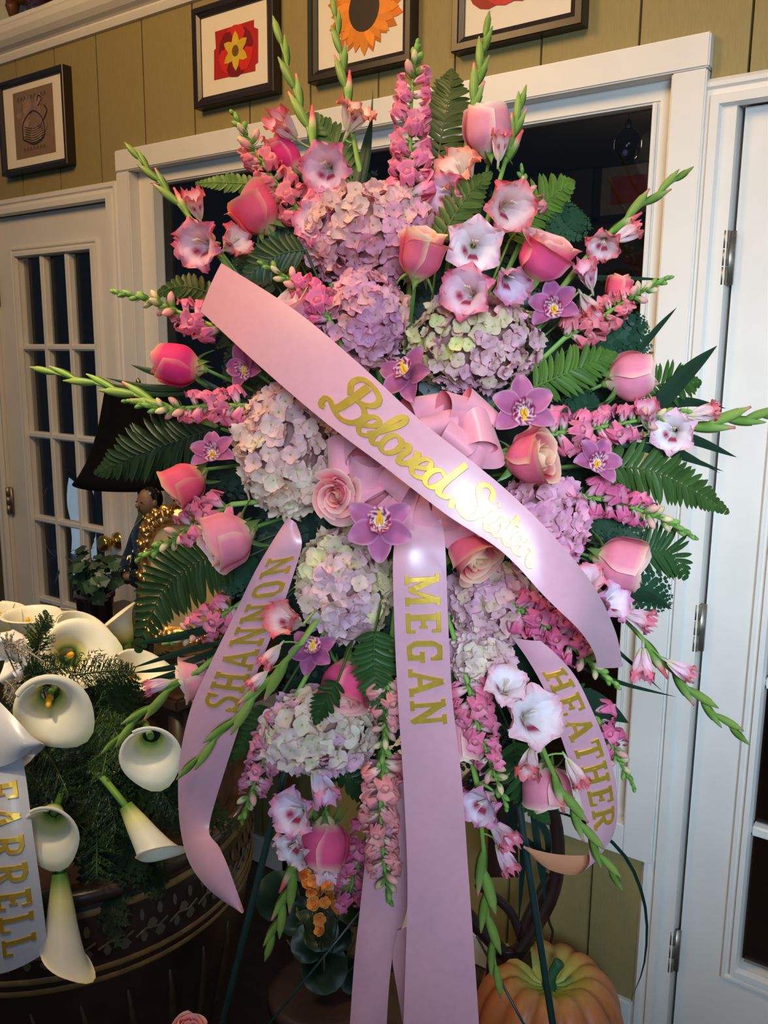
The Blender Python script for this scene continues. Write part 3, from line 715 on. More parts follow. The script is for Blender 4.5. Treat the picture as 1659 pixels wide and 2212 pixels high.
# --- fronds, leaves and blades
def leaflet_mesh():
    b = MB(); t = np.linspace(0, 1, 7); hw = 0.5 * np.clip(np.sin(np.pi * np.clip(t * 0.85 + 0.13, 0, 1)), 0, 1) ** 0.6
    hw[-1] = 0.02; bend = 0.10 * t ** 2
    v = []
    for i in range(7): v += [(t[i], -hw[i] + bend[i], 0.06 * hw[i] * 2), (t[i], bend[i], 0.0), (t[i], hw[i] + bend[i], 0.06 * hw[i] * 2)]
    v = np.array(v); v[:, 2] -= 0.10 * np.repeat(t, 3) ** 2
    b.add(v, gridf(3, 7), np.tile(np.array([(1, 1, 1), (0.86, 0.9, 0.8), (1, 1, 1)]), (7, 1)))
    return b.mesh('leaflet', LEAF)
def lobed_mesh():
    b = MB()
    for s in (-1, 1):
        for k in range(4):
            x0 = 0.06 + 0.22 * k; L = 0.44 * (1 - 0.18 * k)
            a = s * 0.95; p = np.array([(0, 0), (0.35 * L, -0.34 * L), (0.75 * L, -0.28 * L), (L, 0), (0.7 * L, 0.30 * L), (0.3 * L, 0.30 * L)])
            q = np.stack([x0 + p[:, 0] * math.cos(a) - p[:, 1] * math.sin(a), p[:, 0] * math.sin(a) + p[:, 1] * math.cos(a), 0.03 * (p[:, 0] / L) + 0.01 * k], 1)
            b.add(q, [(0, 1, 2, 3, 4, 5)])
    b.add([(0, -0.015, 0), (0.95, 0, 0), (0, 0.015, 0)], [(0, 1, 2)]); b.add([(0.78, -.06, 0.01), (1.02, 0, 0), (0.78, .06, 0.01)], [(0, 1, 2)])
    return b.mesh('leaflet', LEAF, False)
def frond(name, label, pts, hw, color, n, dz=0.03, lobed=False, group='fern fronds in the spray', up=None, z=None, sweep=28, peak=0.35, foam=True, tilt=0.0, droop=0.0, hub=None):
    z0 = zs(*pts[0], dz) if z is None else z[0]; z1 = zs(*pts[-1], dz) if z is None else z[1]
    k = 24; cv = px_curve(pts, z0, z1, k)
    t = thing(name, label, 'fern', cv[0], group)
    hubp = FOAM if hub is None else hub
    full = np.vstack(([hubp, (hubp + cv[0]) / 2] if foam else [cv[0] - (cv[1] - cv[0])]) + [cv])
    part('frond_stem', MB().tube(full, np.linspace(0.0022, 0.0007, len(full)), 5, np.asarray(color) * np.array([1.1, 0.95, 0.7])).mesh('frond_stem', STEM), t)
    me = cached('lobed', lobed_mesh) if lobed else cached('leaflet', leaflet_mesh)
    length = np.sum(np.linalg.norm(np.diff(cv, axis=0), axis=1)); sp = length / n
    for i in range(n):
        f = (i + 0.5) / n; j = min(int(f * (k - 1)), k - 2); b = cv[j] + (cv[j + 1] - cv[j]) * (f * (k - 1) - j)
        tg = nrm(cv[j + 1] - cv[j]); nn = nrm(-FWD + UPV * tilt); side = nrm(np.cross(nn, tg)); nn = nrm(np.cross(tg, side))
        pr = (0.72 + 0.28 * f / peak) if f < peak else max(0.10, 1 - ((f - peak) / (1 - peak)) ** 1.5 * 0.93)
        L = m(hw, z0) * pr
        for s in (-1, 1):
            sw = math.radians(sweep + 22 * f + rng.normal(0, 2.5))
            d = nrm(side * s * math.cos(sw) + tg * math.sin(sw) - np.array([0, 0, 1]) * droop + nn * rng.normal(0.0, 0.07))
            yv = np.cross(nn, d) * s; xx, yy, zz = d, -nrm(yv) * s, nn
            yy = nrm(np.cross(nn, d)); zz = np.cross(d, yy)
            wd_ = sp * 1.02 if not lobed else L
            ysg = 1 if s > 0 else -1
            M = Matrix(((xx[0] * L, yy[0] * wd_ * -ysg, zz[0] * L, b[0]), (xx[1] * L, yy[1] * wd_ * -ysg, zz[1] * L, b[1]), (xx[2] * L, yy[2] * wd_ * -ysg, zz[2] * L, b[2]), (0, 0, 0, 1)))
            part('leaflet', me, t, M, np.asarray(color) * rng.uniform(0.82, 1.16))
    return t
def blade(label, pts, wpx, color, dz=0.02, name='grass_blade', cat='leaf', group='long grass leaves in the spray', z=None, foam=True, fold=0.25, peak=0.35):
    z0 = zs(*pts[0], dz) if z is None else z[0]; z1 = zs(*pts[-1], dz) if z is None else z[1]
    k = 16; cv = px_curve(pts, z0, z1, k)
    if foam: cv = np.vstack([FOAM + (cv[0] - FOAM) * 0.15, FOAM + (cv[0] - FOAM) * 0.6, cv])
    k = len(cv); t = np.linspace(0, 1, k); tg = np.gradient(cv, axis=0); hw = m(wpx, z0) * 0.5 * np.where(t < peak, 0.45 + 0.55 * t / peak, np.clip(1 - ((t - peak) / (1 - peak)) ** 2.2, 0.02, 1))
    v = []; c = []
    for i in range(k):
        s = nrm(np.cross(tg[i], FWD)); nn = nrm(np.cross(s, tg[i]))
        for q in (-1, -0.5, 0, 0.5, 1): v.append(cv[i] + s * hw[i] * q + nn * abs(q) * hw[i] * fold); c.append(np.asarray(color) * (0.85 if q == 0 else 1.0))
    return solo(name, mesh(name, v, gridf(5, k), np.array(c), LEAF), label, cat, None, group)

# ------------------------------------------------------------------ easel and foam of the standing spray
M_EASEL = surf_mat('green_painted_wire', (30, 52, 48), 0.35, 0.0, 0.1, 40, spec=0.6)
ap = P(920, 440, 1.36)
lf, rf = floorpt(284, 3000), floorpt(1316, 3000)
bf = np.array([ap[0] - 0.12, ap[1] + 0.30, 0.0])
es = thing('wire_easel', 'dark green wire easel holding up the pink standing spray', 'easel', (lf + rf) / 2)
for q, r_ in ((lf, 0.0055), (rf, 0.0055)): part('leg', MB().tube([ap, (ap + q) / 2, q], r_, 10).mesh('leg', M_EASEL), es)
part('back_leg', MB().tube([ap, (ap + bf) / 2, bf], 0.0045, 8).mesh('back_leg', M_EASEL), es)
part('brace', MB().tube([P(880, 1845, 1.42), P(500, 2312, 1.36)], 0.0022, 8).mesh('brace', M_EASEL), es)
part('brace', MB().tube([P(1030, 2022, 1.42), P(1210, 2360, 1.36)], 0.0022, 8).mesh('brace', M_EASEL), es)
part('shelf_bar', MB().tube([lf + (ap - lf) * 0.62, rf + (ap - rf) * 0.62], 0.0045, 8).mesh('shelf_bar', M_EASEL), es)
fm = thing('floral_foam_cage', 'green foam block in a cage hidden behind the bow', 'foam', FOAM)
X_, Y_, Z_ = RGT, UPV, -FWD
Mf = Matrix(((X_[0], Y_[0], Z_[0], FOAM[0]), (X_[1], Y_[1], Z_[1], FOAM[1]), (X_[2], Y_[2], Z_[2], FOAM[2]), (0, 0, 0, 1)))
part('foam', boxme('foam', (-0.06, -0.17, -0.045), (0.06, 0.17, 0.04), surf_mat('wet_foam', (38, 66, 40), 0.9, bump=0.5), 0.012), fm, Mf)
cg = MB()
for yy in np.linspace(-0.16, 0.16, 6): cg.tube([(-0.062, yy, 0.043), (0.062, yy, 0.043)], 0.0015, 5)
for xx in np.linspace(-0.06, 0.06, 4): cg.tube([(xx, -0.17, 0.043), (xx, 0.17, 0.043)], 0.0015, 5)
part('cage', cg.mesh('cage', M_EASEL), fm, Mf)

# ------------------------------------------------------------------ hydrangeas
hydrangea('largest mauve hydrangea head at the top of the spray', 800, 508, 160, 108, 'mauve', 130, 52, 0.0, 1)
hydrangea('pinkish hydrangea head below the largest mauve one', 788, 690, 92, 112, 'mauve', 85, 50, 0.012, 2)
hydrangea('green-flecked mauve hydrangea head above the bow', 1022, 742, 150, 108, 'green', 120, 46, 0.015, 3)
hydrangea('cream and blush hydrangea head under the upper half of the sash', 622, 972, 112, 148, 'cream', 120, 54, 0.0, 4)
hydrangea('pale lilac hydrangea head beneath the front-facing orchid', 748, 1262, 106, 126, 'pale', 105, 54, 0.0, 5)
hydrangea('bright pink-lilac hydrangea head behind the lower sash', 1172, 1132, 98, 108, 'pinkl', 90, 50, 0.02, 6)
hydrangea('mixed mauve and lime hydrangea head beside the middle tail', 1060, 1300, 100, 92, 'green', 85, 48, 0.02, 7)
hydrangea('small whitish hydrangea head low beside the middle tail', 1036, 1418, 74, 64, 'pale', 60, 46, 0.0, 8)
hydrangea('lowest lavender hydrangea head above the hanging rose', 690, 1578, 128, 94, 'lilac', 95, 52, 0.0, 9)

# ------------------------------------------------------------------ roses
rose('coral rose leaning beside the largest hydrangea, under the daffodil picture', 556, 462, 92, 104, 128, 12, 'coral', 0.4)
rose('slim deep red-pink rosebud between the upper snapdragon and gladiolus', 622, 340, 52, 84, 128, 5, 'hot', 0.0, 0.02)
rose('large blush rose at the top in front of the window casing', 1052, 286, 98, 112, 95, 18, 'blush', 0.1, -0.03, group='roses in the standing spray')
rose('peach-topped rose standing against the largest hydrangea', 908, 556, 84, 112, 78, 22, 'peach', 0.45, -0.07)
rose('wide open pink rose between gladiolus and orchid, near the hanging ball', 1172, 562, 104, 104, 62, 30, 'rosy', 0.5, -0.03)
rose('hot pink rose pointing at the French door with brass knob', 386, 790, 84, 112, 172, 8, 'hot', 0.1)
rose('pink rose with folded petals above the little statue', 404, 1042, 82, 94, 215, 15, 'coral', 0.4)
rose('big pale pink rose above the lettered ribbon near the gilt tray', 496, 1164, 108, 116, 205, 18, 'pale', 0.35, -0.03)
rose('fully opened peach rose facing forward at the edge of the bow', 732, 1070, 74, 84, 200, 64, 'salmon', 1.0, -0.05)
rose('round pink rose below the broad fern, near the door hinges', 1360, 814, 98, 106, 15, 15, 'pale', 0.0, 0.0)
rose('pink rose with peach heart just beyond the bow', 1140, 990, 100, 112, 10, 38, 'peach', 0.5, -0.04)
rose('half-open rose tucked under the sash beside the middle tail', 1016, 1188, 96, 106, 305, 38, 'peach', 0.5, -0.02)
rose('blush rose with green sepals beside the lower end of the sash', 1336, 1214, 104, 112, -12, 18, 'pale', 0.25, 0.0)
rose('rose half covered by a drooping fern between two ribbons', 746, 1474, 92, 112, 262, 24, 'rosy', 0.5, -0.01)
rose('hot pink rose hanging head down, lowest in the spray', 703, 1818, 96, 112, 270, 8, 'rosy', 0.05, -0.02, end=P(760, 1500, 1.28))
rose('dusky pink rose behind the lower gladiolus and curling ribbon', 1180, 1696, 92, 100, 275, 12, 'pale', 0.3, 0.02)
rose('pale rose peeking out beside the long middle tail', 1000, 1584, 70, 118, 275, 12, 'blush', 0.25, 0.0)
rose('cream and pink rose half hidden behind the sash', 646, 676, 84, 90, 130, 30, 'blush', 0.5, 0.02)
rose('pink rosebud among snapdragon buds in front of the window frame', 1336, 628, 54, 66, 85, 10, 'coral', 0.2, 0.02)
rose('salmon rose behind the lowest part of the name ribbon by the urn', 428, 1462, 84, 80, 200, 15, 'blush', 0.4, 0.03)

# ------------------------------------------------------------------ orchids
orchid('mauve orchid facing forward over the bow and middle tail', 820, 1138, 160, 90, 86, 180, -0.12)
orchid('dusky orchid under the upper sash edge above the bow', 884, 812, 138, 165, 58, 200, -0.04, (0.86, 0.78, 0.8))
orchid('mauve orchid between the bow and the broad fern', 1128, 886, 152, 100, 78, 4, -0.03)
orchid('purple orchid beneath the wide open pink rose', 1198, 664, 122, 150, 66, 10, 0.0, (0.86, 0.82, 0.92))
orchid('mauve orchid beside the fern in front of the hinged door', 1286, 1000, 120, 60, 64, -30, 0.0)
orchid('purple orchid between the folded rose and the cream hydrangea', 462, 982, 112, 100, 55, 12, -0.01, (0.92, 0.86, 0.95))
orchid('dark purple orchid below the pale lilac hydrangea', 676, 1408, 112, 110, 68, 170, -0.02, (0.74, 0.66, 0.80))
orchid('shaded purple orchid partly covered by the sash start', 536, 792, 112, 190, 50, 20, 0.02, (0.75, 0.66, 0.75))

# ------------------------------------------------------------------ gladioli
gladiolus('gladiolus spike rising past the daffodil picture', [(690, 400), (672, 300), (638, 200), (602, 78)],
          [(620, 280, 78, 150, 45, 'coral', 0.4), (706, 362, 112, 250, 66, 'pink'), (688, 482, 104, 170, 62, 'pink')], 6, 96, 0.30, 0.02)
gladiolus('tallest gladiolus spike, in front of the sunflower picture', [(775, 360), (752, 230), (738, 130), (722, 22)],
          [(765, 252, 88, 60, 30, 'peach')], 6, 84, 0.35, 0.03)
gladiolus('gladiolus spike reaching the red flower picture', [(1000, 400), (1012, 270), (1032, 170), (1050, 66)],
          [(992, 372, 104, 140, 52, 'peach'), (966, 418, 92, 200, 50, 'pink')], 6, 92, 0.40, 0.03, show=1)
gladiolus('gladiolus with three broad open florets beside the blush rose', [(1040, 520), (1076, 400), (1100, 320), (1126, 224)],
          [(1080, 322, 62, 85, 25, 'coral', 0.5), (1098, 446, 116, 300, 66, 'coral'), (1024, 532, 124, 260, 72, 'white'), (1012, 632, 118, 200, 68, 'pink'), (1098, 602, 104, 280, 55, 'lilac', 0.4)], 5, 92, 0.55, -0.02)
gladiolus('gladiolus spike crossing the window frame under the glass ball', [(1246, 580), (1310, 510), (1390, 440), (1468, 382)],
          [(1304, 524, 78, 250, 40, 'coral'), (1346, 508, 62, 25, 15, 'coral', 0.5), (1272, 602, 68, 120, 40, 'pink', 0.4), (1268, 656, 70, 290, 30, 'coral', 0.5)], 5, 90, 0.38, 0.02)
gladiolus('gladiolus spike crossing the window corner near the small door', [(480, 560), (410, 470), (350, 400), (292, 334)],
          [(425, 450, 66, 100, 45, 'coral', 0.4), (436, 528, 112, 220, 62, 'pink'), (505, 524, 78, 20, 40, 'coral')], 6, 80, 0.35, 0.02)
gladiolus('slender green gladiolus spike reaching across the French door panes', [(420, 905), (330, 866), (220, 832), (104, 803)], [], 7, 92, 0.22, 0.03, show=1, flip=-1)
gladiolus('gladiolus spike reaching over the hinged door to the picture edge', [(1380, 940), (1470, 926), (1570, 908), (1662, 898)],
          [(1455, 932, 98, 200, 64, 'white'), (1512, 892, 62, 10, 20, 'coral', 0.5), (1400, 905, 70, 110, 40, 'pink', 0.4)], 5, 110, 0.42, 0.02, show=1)
gladiolus('long gladiolus spike slanting down across the hinged door casing', [(1270, 1250), (1370, 1360), (1480, 1480), (1592, 1584)],
          [(1272, 1256, 78, 120, 55, 'pink'), (1318, 1302, 92, 30, 50, 'lilac'), (1372, 1332, 70, 340, 25, 'pink', 0.4), (1388, 1426, 74, 260, 25, 'pink', 0.5), (1462, 1440, 60, 330, 15, 'pink', 0.6)], 7, 100, 0.42, 0.01)
gladiolus('gladiolus spike slanting down over the name ribbon by the urn', [(650, 1390), (590, 1460), (500, 1560), (414, 1650)],
          [(626, 1342, 96, 150, 60, 'coral', 0.3), (590, 1412, 58, 230, 25, 'coral', 0.5), (562, 1464, 50, 220, 20, 'coral', 0.6)], 6, 104, 0.20, -0.06, show=1, flip=-1)
gladiolus('gladiolus spike hanging beside the lowest rose', [(690, 1680), (660, 1800), (624, 1920), (586, 2034)],
          [(642, 1752, 110, 170, 60, 'lilac'), (690, 1690, 84, 300, 40, 'lilac', 0.4), (640, 1826, 92, 210, 50, 'white'), (702, 1862, 70, 280, 40, 'white', 0.4)], 6, 100, 0.48, 0.0)
gladiolus('gladiolus spike hanging straight down beside the middle tail, pumpkin side', [(1030, 1690), (1044, 1830), (1052, 1960), (1074, 2106)],
          [(1044, 1736, 98, 200, 55, 'lilac'), (1078, 1794, 76, 320, 40, 'pink', 0.4), (1086, 1846, 66, 300, 25, 'pink', 0.6)], 6, 112, 0.36, 0.0, show=0)
gladiolus('white-throated gladiolus spike hanging beside the curling ribbon', [(1140, 1540), (1200, 1680), (1262, 1790), (1326, 1894)],
          [(1146, 1548, 136, 40, 70, 'white'), (1092, 1484, 96, 90, 55, 'white'), (1146, 1640, 72, 250, 40, 'coral', 0.4), (1238, 1662, 66, 300, 25, 'coral', 0.6)], 7, 96, 0.32, -0.03, show=2)
gladiolus('short green gladiolus spike over the white callas', [(430, 1450), (380, 1480), (310, 1540), (248, 1600)],
          [(348, 1478, 54, 195, 15, 'pink', 0.6)], 5, 92, 0.25, 0.0, show=1)

# ------------------------------------------------------------------ snapdragons
snapdragon('upright snapdragon spike below the sunflower picture', [(884, 440), (886, 330), (890, 200), (902, 96)], 'pink', 16, 62, 0.72, 9, -0.02)
snapdragon('snapdragon spike leaning over the window corner under the daffodil picture', [(660, 470), (600, 400), (548, 320), (504, 244)], 'coral', 13, 58, 0.62, 9, 0.01)
snapdragon('green-budded snapdragon spike pointing from the sash start to the door', [(480, 712), (410, 684), (330, 650), (246, 632)], 'pink', 6, 56, 0.42, 14, 0.03)
snapdragon('snapdragon spike in front of the dark lampshade', [(530, 876), (450, 876), (360, 884), (272, 866)], 'pink', 9, 54, 0.48, 12, 0.0)
snapdragon('short snapdragon tip over the cream and pink rose', [(712, 690), (680, 650), (620, 600), (560, 566)], 'rose', 10, 54, 0.50, 8, 0.0)
snapdragon('snapdragon spike across the window frame above the broad fern', [(1220, 730), (1290, 690), (1370, 640), (1444, 600)], 'coral', 11, 54, 0.58, 10, 0.0)
snapdragon('snapdragon spike below the round pink rose', [(1190, 938), (1280, 925), (1380, 908), (1482, 888)], 'pink', 13, 60, 0.62, 10, -0.01)
snapdragon('snapdragon spike pointing down at the hinged door, under the long fern', [(1262, 1072), (1340, 1088), (1420, 1118), (1500, 1160)], 'rose', 9, 56, 0.50, 11, 0.01)
snapdragon('snapdragon spike in front of the gilt tray', [(500, 1090), (430, 1126), (370, 1168), (300, 1206)], 'pink', 9, 58, 0.46, 9, 0.0)
snapdragon('small snapdragon spike behind the name ribbon, above the callas', [(510, 1310), (460, 1340), (410, 1368), (362, 1388)], 'pink', 6, 54, 0.52, 8, 0.02)
snapdragon('dense snapdragon spike under the sash beside the curling ribbon', [(1110, 1310), (1180, 1350), (1250, 1410), (1332, 1482)], 'rose', 15, 58, 0.62, 10, -0.02)
snapdragon('dusky snapdragon spike hanging over the easel leg', [(620, 1540), (580, 1620), (546, 1700), (522, 1772)], 'dusky', 13, 52, 0.66, 6, 0.02)
snapdragon('snapdragon spike with green tip hanging beside the long middle tail', [(838, 1470), (836, 1550), (828, 1620), (828, 1696)], 'salmon', 7, 54, 0.30, 12, -0.05, tint=0.95)
snapdragon('salmon snapdragon spike hanging low in front of the second tail', [(826, 1640), (822, 1740), (828, 1850), (842, 1948)], 'salmon', 15, 60, 0.74, 6, -0.04)
snapdragon('snapdragon spike hanging between the middle tail and the curling ribbon', [(1010, 1470), (1030, 1560), (1060, 1650), (1094, 1744)], 'pink', 14, 58, 0.62, 8, -0.02)
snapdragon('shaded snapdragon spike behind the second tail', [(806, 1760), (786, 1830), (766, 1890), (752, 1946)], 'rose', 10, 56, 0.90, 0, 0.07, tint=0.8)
snapdragon('snapdragon spike mostly behind the curling ribbon', [(1280, 1530), (1310, 1590), (1335, 1640), (1370, 1702)], 'rose', 6, 50, 0.50, 8, 0.05)
snapdragon('green snapdragon tip beside the broad open gladiolus florets', [(1150, 470), (1140, 430), (1132, 400), (1126, 366)], 'salmon', 3, 46, 0.3, 8, 0.03)

# ------------------------------------------------------------------ ferns and leaves
FG = lin((74, 108, 40)); FM = lin((52, 86, 36)); FD = lin((28, 56, 30)); FB = lin((30, 62, 50))
frond('fern_frond', 'upright fern frond between the snapdragon and the blush rose', [(930, 470), (948, 330), (968, 220), (976, 150)], 72, lin((78, 88, 42)), 24, 0.06, peak=0.5, sweep=20)
frond('fern_frond', 'fern frond behind the tallest gladiolus', [(770, 420), (740, 340), (700, 280), (664, 246)], 66, lin((72, 100, 46)), 16, 0.05, sweep=40)
frond('fern_frond', 'thin fern frond across the dark window corner', [(570, 400), (520, 396), (470, 394), (422, 396)], 30, lin((92, 124, 48)), 14, 0.04)
frond('fern_frond', 'olive fern frond between the blush rose and the open florets', [(950, 520), (985, 460), (1020, 410), (1062, 372)], 56, lin((76, 96, 40)), 13, -0.02)
frond('fern_frond', 'bright fern frond against the dark window under the glass ball', [(1100, 520), (1150, 460), (1195, 420), (1240, 392)], 76, lin((98, 128, 50)), 14, 0.03, tilt=-0.3)
frond('fern_frond', 'broad bright fern frond beside the green-flecked hydrangea', [(1150, 838), (1210, 812), (1270, 786), (1332, 764)], 74, lin((78, 112, 44)), 17, -0.03)
frond('fern_frond', 'fern frond behind the round pink rose', [(1380, 838), (1430, 830), (1470, 828), (1514, 826)], 68, lin((60, 92, 40)), 14, 0.03)
frond('fern_frond', 'long fern frond drooping over the hinged door', [(1290, 1004), (1400, 1016), (1490, 1056), (1574, 1108)], 84, lin((66, 94, 42)), 24, 0.02, peak=0.25)
frond('fern_frond', 'fern frond behind the blush rose with sepals', [(1370, 1200), (1410, 1190), (1450, 1196), (1482, 1250)], 84, lin((50, 82, 40)), 15, 0.04)
frond('fern_frond', 'big dark fern frond in front of the lampshade', [(480, 920), (390, 950), (300, 980), (206, 1024)], 100, lin((38, 56, 30)), 22, 0.05, peak=0.4)
frond('fern_frond', 'arching fern frond in front of the gilt tray', [(500, 1190), (420, 1220), (350, 1280), (296, 1410)], 104, lin((54, 76, 36)), 22, 0.03, peak=0.35, sweep=15, droop=0.15)
frond('fern_frond', 'drooping fern frond over the half-covered rose', [(810, 1360), (808, 1420), (812, 1480), (822, 1570)], 62, lin((54, 88, 40)), 17, -0.06, sweep=18)
frond('fern_frond', 'short dark fern frond on the lavender hydrangea', [(730, 1470), (712, 1500), (694, 1530), (680, 1566)], 42, lin((42, 72, 32)), 11, -0.07)
frond('fern_frond', 'dark fern frond behind the start of the sash', [(660, 540), (610, 548), (570, 570), (520, 610)], 62, lin((40, 70, 36)), 13, 0.0)
frond('fern_frond', 'fern frond behind the green-budded snapdragon', [(470, 640), (420, 622), (380, 620), (330, 640)], 40, lin((48, 74, 34)), 12, 0.05)
frond('fern_frond', 'fern frond hanging behind the lower gladiolus above the pumpkin', [(1110, 1600), (1120, 1670), (1150, 1730), (1186, 1780)], 58, lin((44, 80, 40)), 15, 0.05)
frond('fern_frond', 'fern frond peeking beside the name ribbon above the urn', [(590, 1530), (550, 1570), (520, 1610), (492, 1650)], 46, lin((56, 84, 38)), 13, 0.04)
frond('fern_frond', 'dark fern frond between the curling ribbon and the window', [(1220, 1480), (1256, 1510), (1290, 1540), (1310, 1575)], 44, lin((38, 78, 42)), 12, 0.05)
frond('fern_frond', 'small fern frond under the largest orchid beside the ribbon tail', [(700, 1640), (760, 1680), (800, 1720), (820, 1780)], 50, lin((34, 64, 34)), 12, 0.07)
for i, (a, b, hw, lb) in enumerate([((1300, 740), (1400, 700), 62, 'leathery fern sprig below the window-frame snapdragon'), ((1270, 720), (1410, 770), 64, 'leathery fern sprig above the round pink rose'),
        ((1290, 880), (1200, 900), 60, 'leathery fern sprig under the broad fern'), ((1340, 1260), (1450, 1310), 66, 'leathery fern sprig below the blush rose with sepals'),
        ((1230, 1080), (1330, 1160), 70, 'leathery fern sprig beside the bright pink-lilac hydrangea'), ((1290, 1220), (1390, 1120), 56, 'leathery fern sprig above the blush rose with sepals'),
        ((600, 620), (500, 540), 70, 'leathery fern sprig over the sash start'), ((560, 560), (660, 520), 60, 'leathery fern sprig beside the leaning coral rose'),
        ((540, 1200), (480, 1290), 66, 'leathery fern sprig beside the name ribbon top'), ((1190, 520), (1260, 460), 60, 'leathery fern sprig behind the bright fern'),
        ((1150, 700), (1110, 640), 60, 'leathery fern sprig between the open floret and purple orchid')]):
    mid = ((a[0] + b[0]) / 2 + 8, (a[1] + b[1]) / 2 - 8)
    frond('leatherleaf_sprig', lb, [a, mid, b], hw, lin((34, 68, 46)), 7, 0.04, True, 'leathery fern sprigs in the spray', sweep=25)
# dark backing greens filling the gaps between the flowers
BACKED = ['the leaning coral rose', 'the fern beside the tallest gladiolus', 'the gladiolus reaching the red picture', 'the wide open pink rose', 'the rosebud at the window frame', 'the round pink rose', 'the orchid at the hinged door', 'the lower end of the sash', 'the curling ribbon top', 'the white-throated gladiolus', 'the middle ribbon below its letters', 'the lowest rose stem', 'the lavender hydrangea', 'the name ribbon middle', 'the big pale pink rose', 'the folded pink rose', 'the lampshade snapdragon', 'the green-budded snapdragon', 'the fern at the sash start', 'the bow and the peach-hearted rose', 'the orchid under the sash start', 'the middle ribbon letters', 'the gladiolus with three broad florets', 'the salmon hanging snapdragon', 'the small whitish hydrangea', 'the top of the name ribbon', 'the hot pink rose sepals', 'the broad bright fern', 'the peach-topped rose stem', 'the open gladiolus floret above the green-flecked hydrangea', 'the pinkish hydrangea edge', 'the middle of the sash', 'the olive fern', 'the orchid beside the broad fern', 'the pale lilac hydrangea edge', 'the drooping fern on the half-covered rose', 'the snapdragon below the round rose', 'the leathery sprig under the broad fern', 'the dark purple orchid', 'the pumpkin-side snapdragon']
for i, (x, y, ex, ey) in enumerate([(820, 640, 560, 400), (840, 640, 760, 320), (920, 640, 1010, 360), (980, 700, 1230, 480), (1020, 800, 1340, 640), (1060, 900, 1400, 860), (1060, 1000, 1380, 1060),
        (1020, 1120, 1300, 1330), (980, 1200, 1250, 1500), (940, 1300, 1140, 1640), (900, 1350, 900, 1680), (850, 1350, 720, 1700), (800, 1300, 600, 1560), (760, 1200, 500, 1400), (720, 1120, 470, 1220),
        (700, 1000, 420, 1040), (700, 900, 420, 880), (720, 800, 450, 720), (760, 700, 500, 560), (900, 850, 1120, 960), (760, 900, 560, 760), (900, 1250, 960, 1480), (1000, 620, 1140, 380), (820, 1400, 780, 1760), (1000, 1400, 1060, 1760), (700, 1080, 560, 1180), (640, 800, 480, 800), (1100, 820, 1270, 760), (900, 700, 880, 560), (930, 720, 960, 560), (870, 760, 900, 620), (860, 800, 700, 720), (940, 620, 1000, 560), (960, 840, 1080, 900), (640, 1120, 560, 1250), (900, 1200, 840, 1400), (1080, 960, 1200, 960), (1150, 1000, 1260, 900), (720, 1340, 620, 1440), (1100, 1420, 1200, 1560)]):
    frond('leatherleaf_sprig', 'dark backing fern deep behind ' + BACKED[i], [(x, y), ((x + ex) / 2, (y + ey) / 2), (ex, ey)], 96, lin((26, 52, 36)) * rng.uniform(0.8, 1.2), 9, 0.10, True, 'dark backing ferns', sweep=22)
BL = [([(1400, 900), (1480, 810), (1549, 747)], 40, 'wide dark grass leaf pointing at the door hinge, above the fern', 0.0), ([(1380, 760), (1420, 710), (1462, 664)], 14, 'narrow grass leaf standing against the window casing', 0.03),
      ([(1390, 890), (1480, 868), (1568, 882)], 24, 'grass leaf bending over the hinged door below the fern', 0.03), ([(1400, 925), (1500, 950), (1592, 988)], 26, 'grass leaf under the gladiolus floret on the hinged door', 0.03),
      ([(1350, 960), (1450, 978), (1562, 1018)], 22, 'upper of two crossed grass leaves over the long fern', 0.02), ([(1370, 940), (1460, 970), (1555, 1022)], 14, 'lower of two crossed grass leaves over the long fern', 0.025),
      ([(1300, 780), (1370, 790), (1425, 792)], 18, 'short grass leaf at the window edge', 0.04), ([(1240, 600), (1330, 600), (1448, 604)], 12, 'grass leaf behind the pink rosebud', 0.06),
      ([(480, 1352), (380, 1376), (284, 1392)], 20, 'grass leaf lying above the white callas, highest of four', 0.0), ([(470, 1390), (390, 1410), (282, 1444)], 15, 'second of four grass leaves above the callas', 0.0),
      ([(470, 1404), (380, 1440), (284, 1454)], 16, 'third of four grass leaves above the callas', 0.01), ([(470, 1430), (380, 1456), (292, 1480)], 18, 'lowest of four grass leaves above the callas', 0.01),
      ([(400, 838), (320, 836), (228, 816)], 15, 'upper dark grass leaf crossing the lampshade top', 0.05), ([(400, 850), (310, 848), (222, 824)], 13, 'lower dark grass leaf crossing the lampshade top', 0.055),
      ([(420, 815), (340, 805), (282, 788)], 18, 'short grass leaf behind the hot pink rose', 0.04), ([(778, 420), (796, 330), (806, 190)], 12, 'thin grass leaf beside the tallest gladiolus', 0.02), ([(760, 440), (785, 340), (800, 260)], 24, 'dark grass leaf under the peach gladiolus floret', 0.03),
      ([(1250, 1440), (1350, 1478), (1462, 1506)], 10, 'thin grass leaf reaching the hinged door casing', 0.02), ([(1270, 1350), (1350, 1420), (1432, 1494)], 9, 'thinnest grass leaf under the slanting gladiolus', 0.03),
      ([(1240, 1500), (1300, 1528), (1358, 1562)], 52, 'broad dark leaf beside the curling ribbon', 0.04), ([(1330, 1290), (1400, 1290), (1452, 1316)], 26, 'pointed dark leaf below the blush rose', 0.03)]
for pts, wp, lb, dz in BL: blade(lb, pts, wp, lin((30, 56, 38)), dz)
blade('long dark grass stem arching down to the pumpkin wall', [(1150, 1740), (1260, 1775), (1350, 1850), (1394, 1960), (1392, 2080), (1362, 2162)], 8, lin((24, 48, 42)), z=(1.36, 1.5), foam=False)
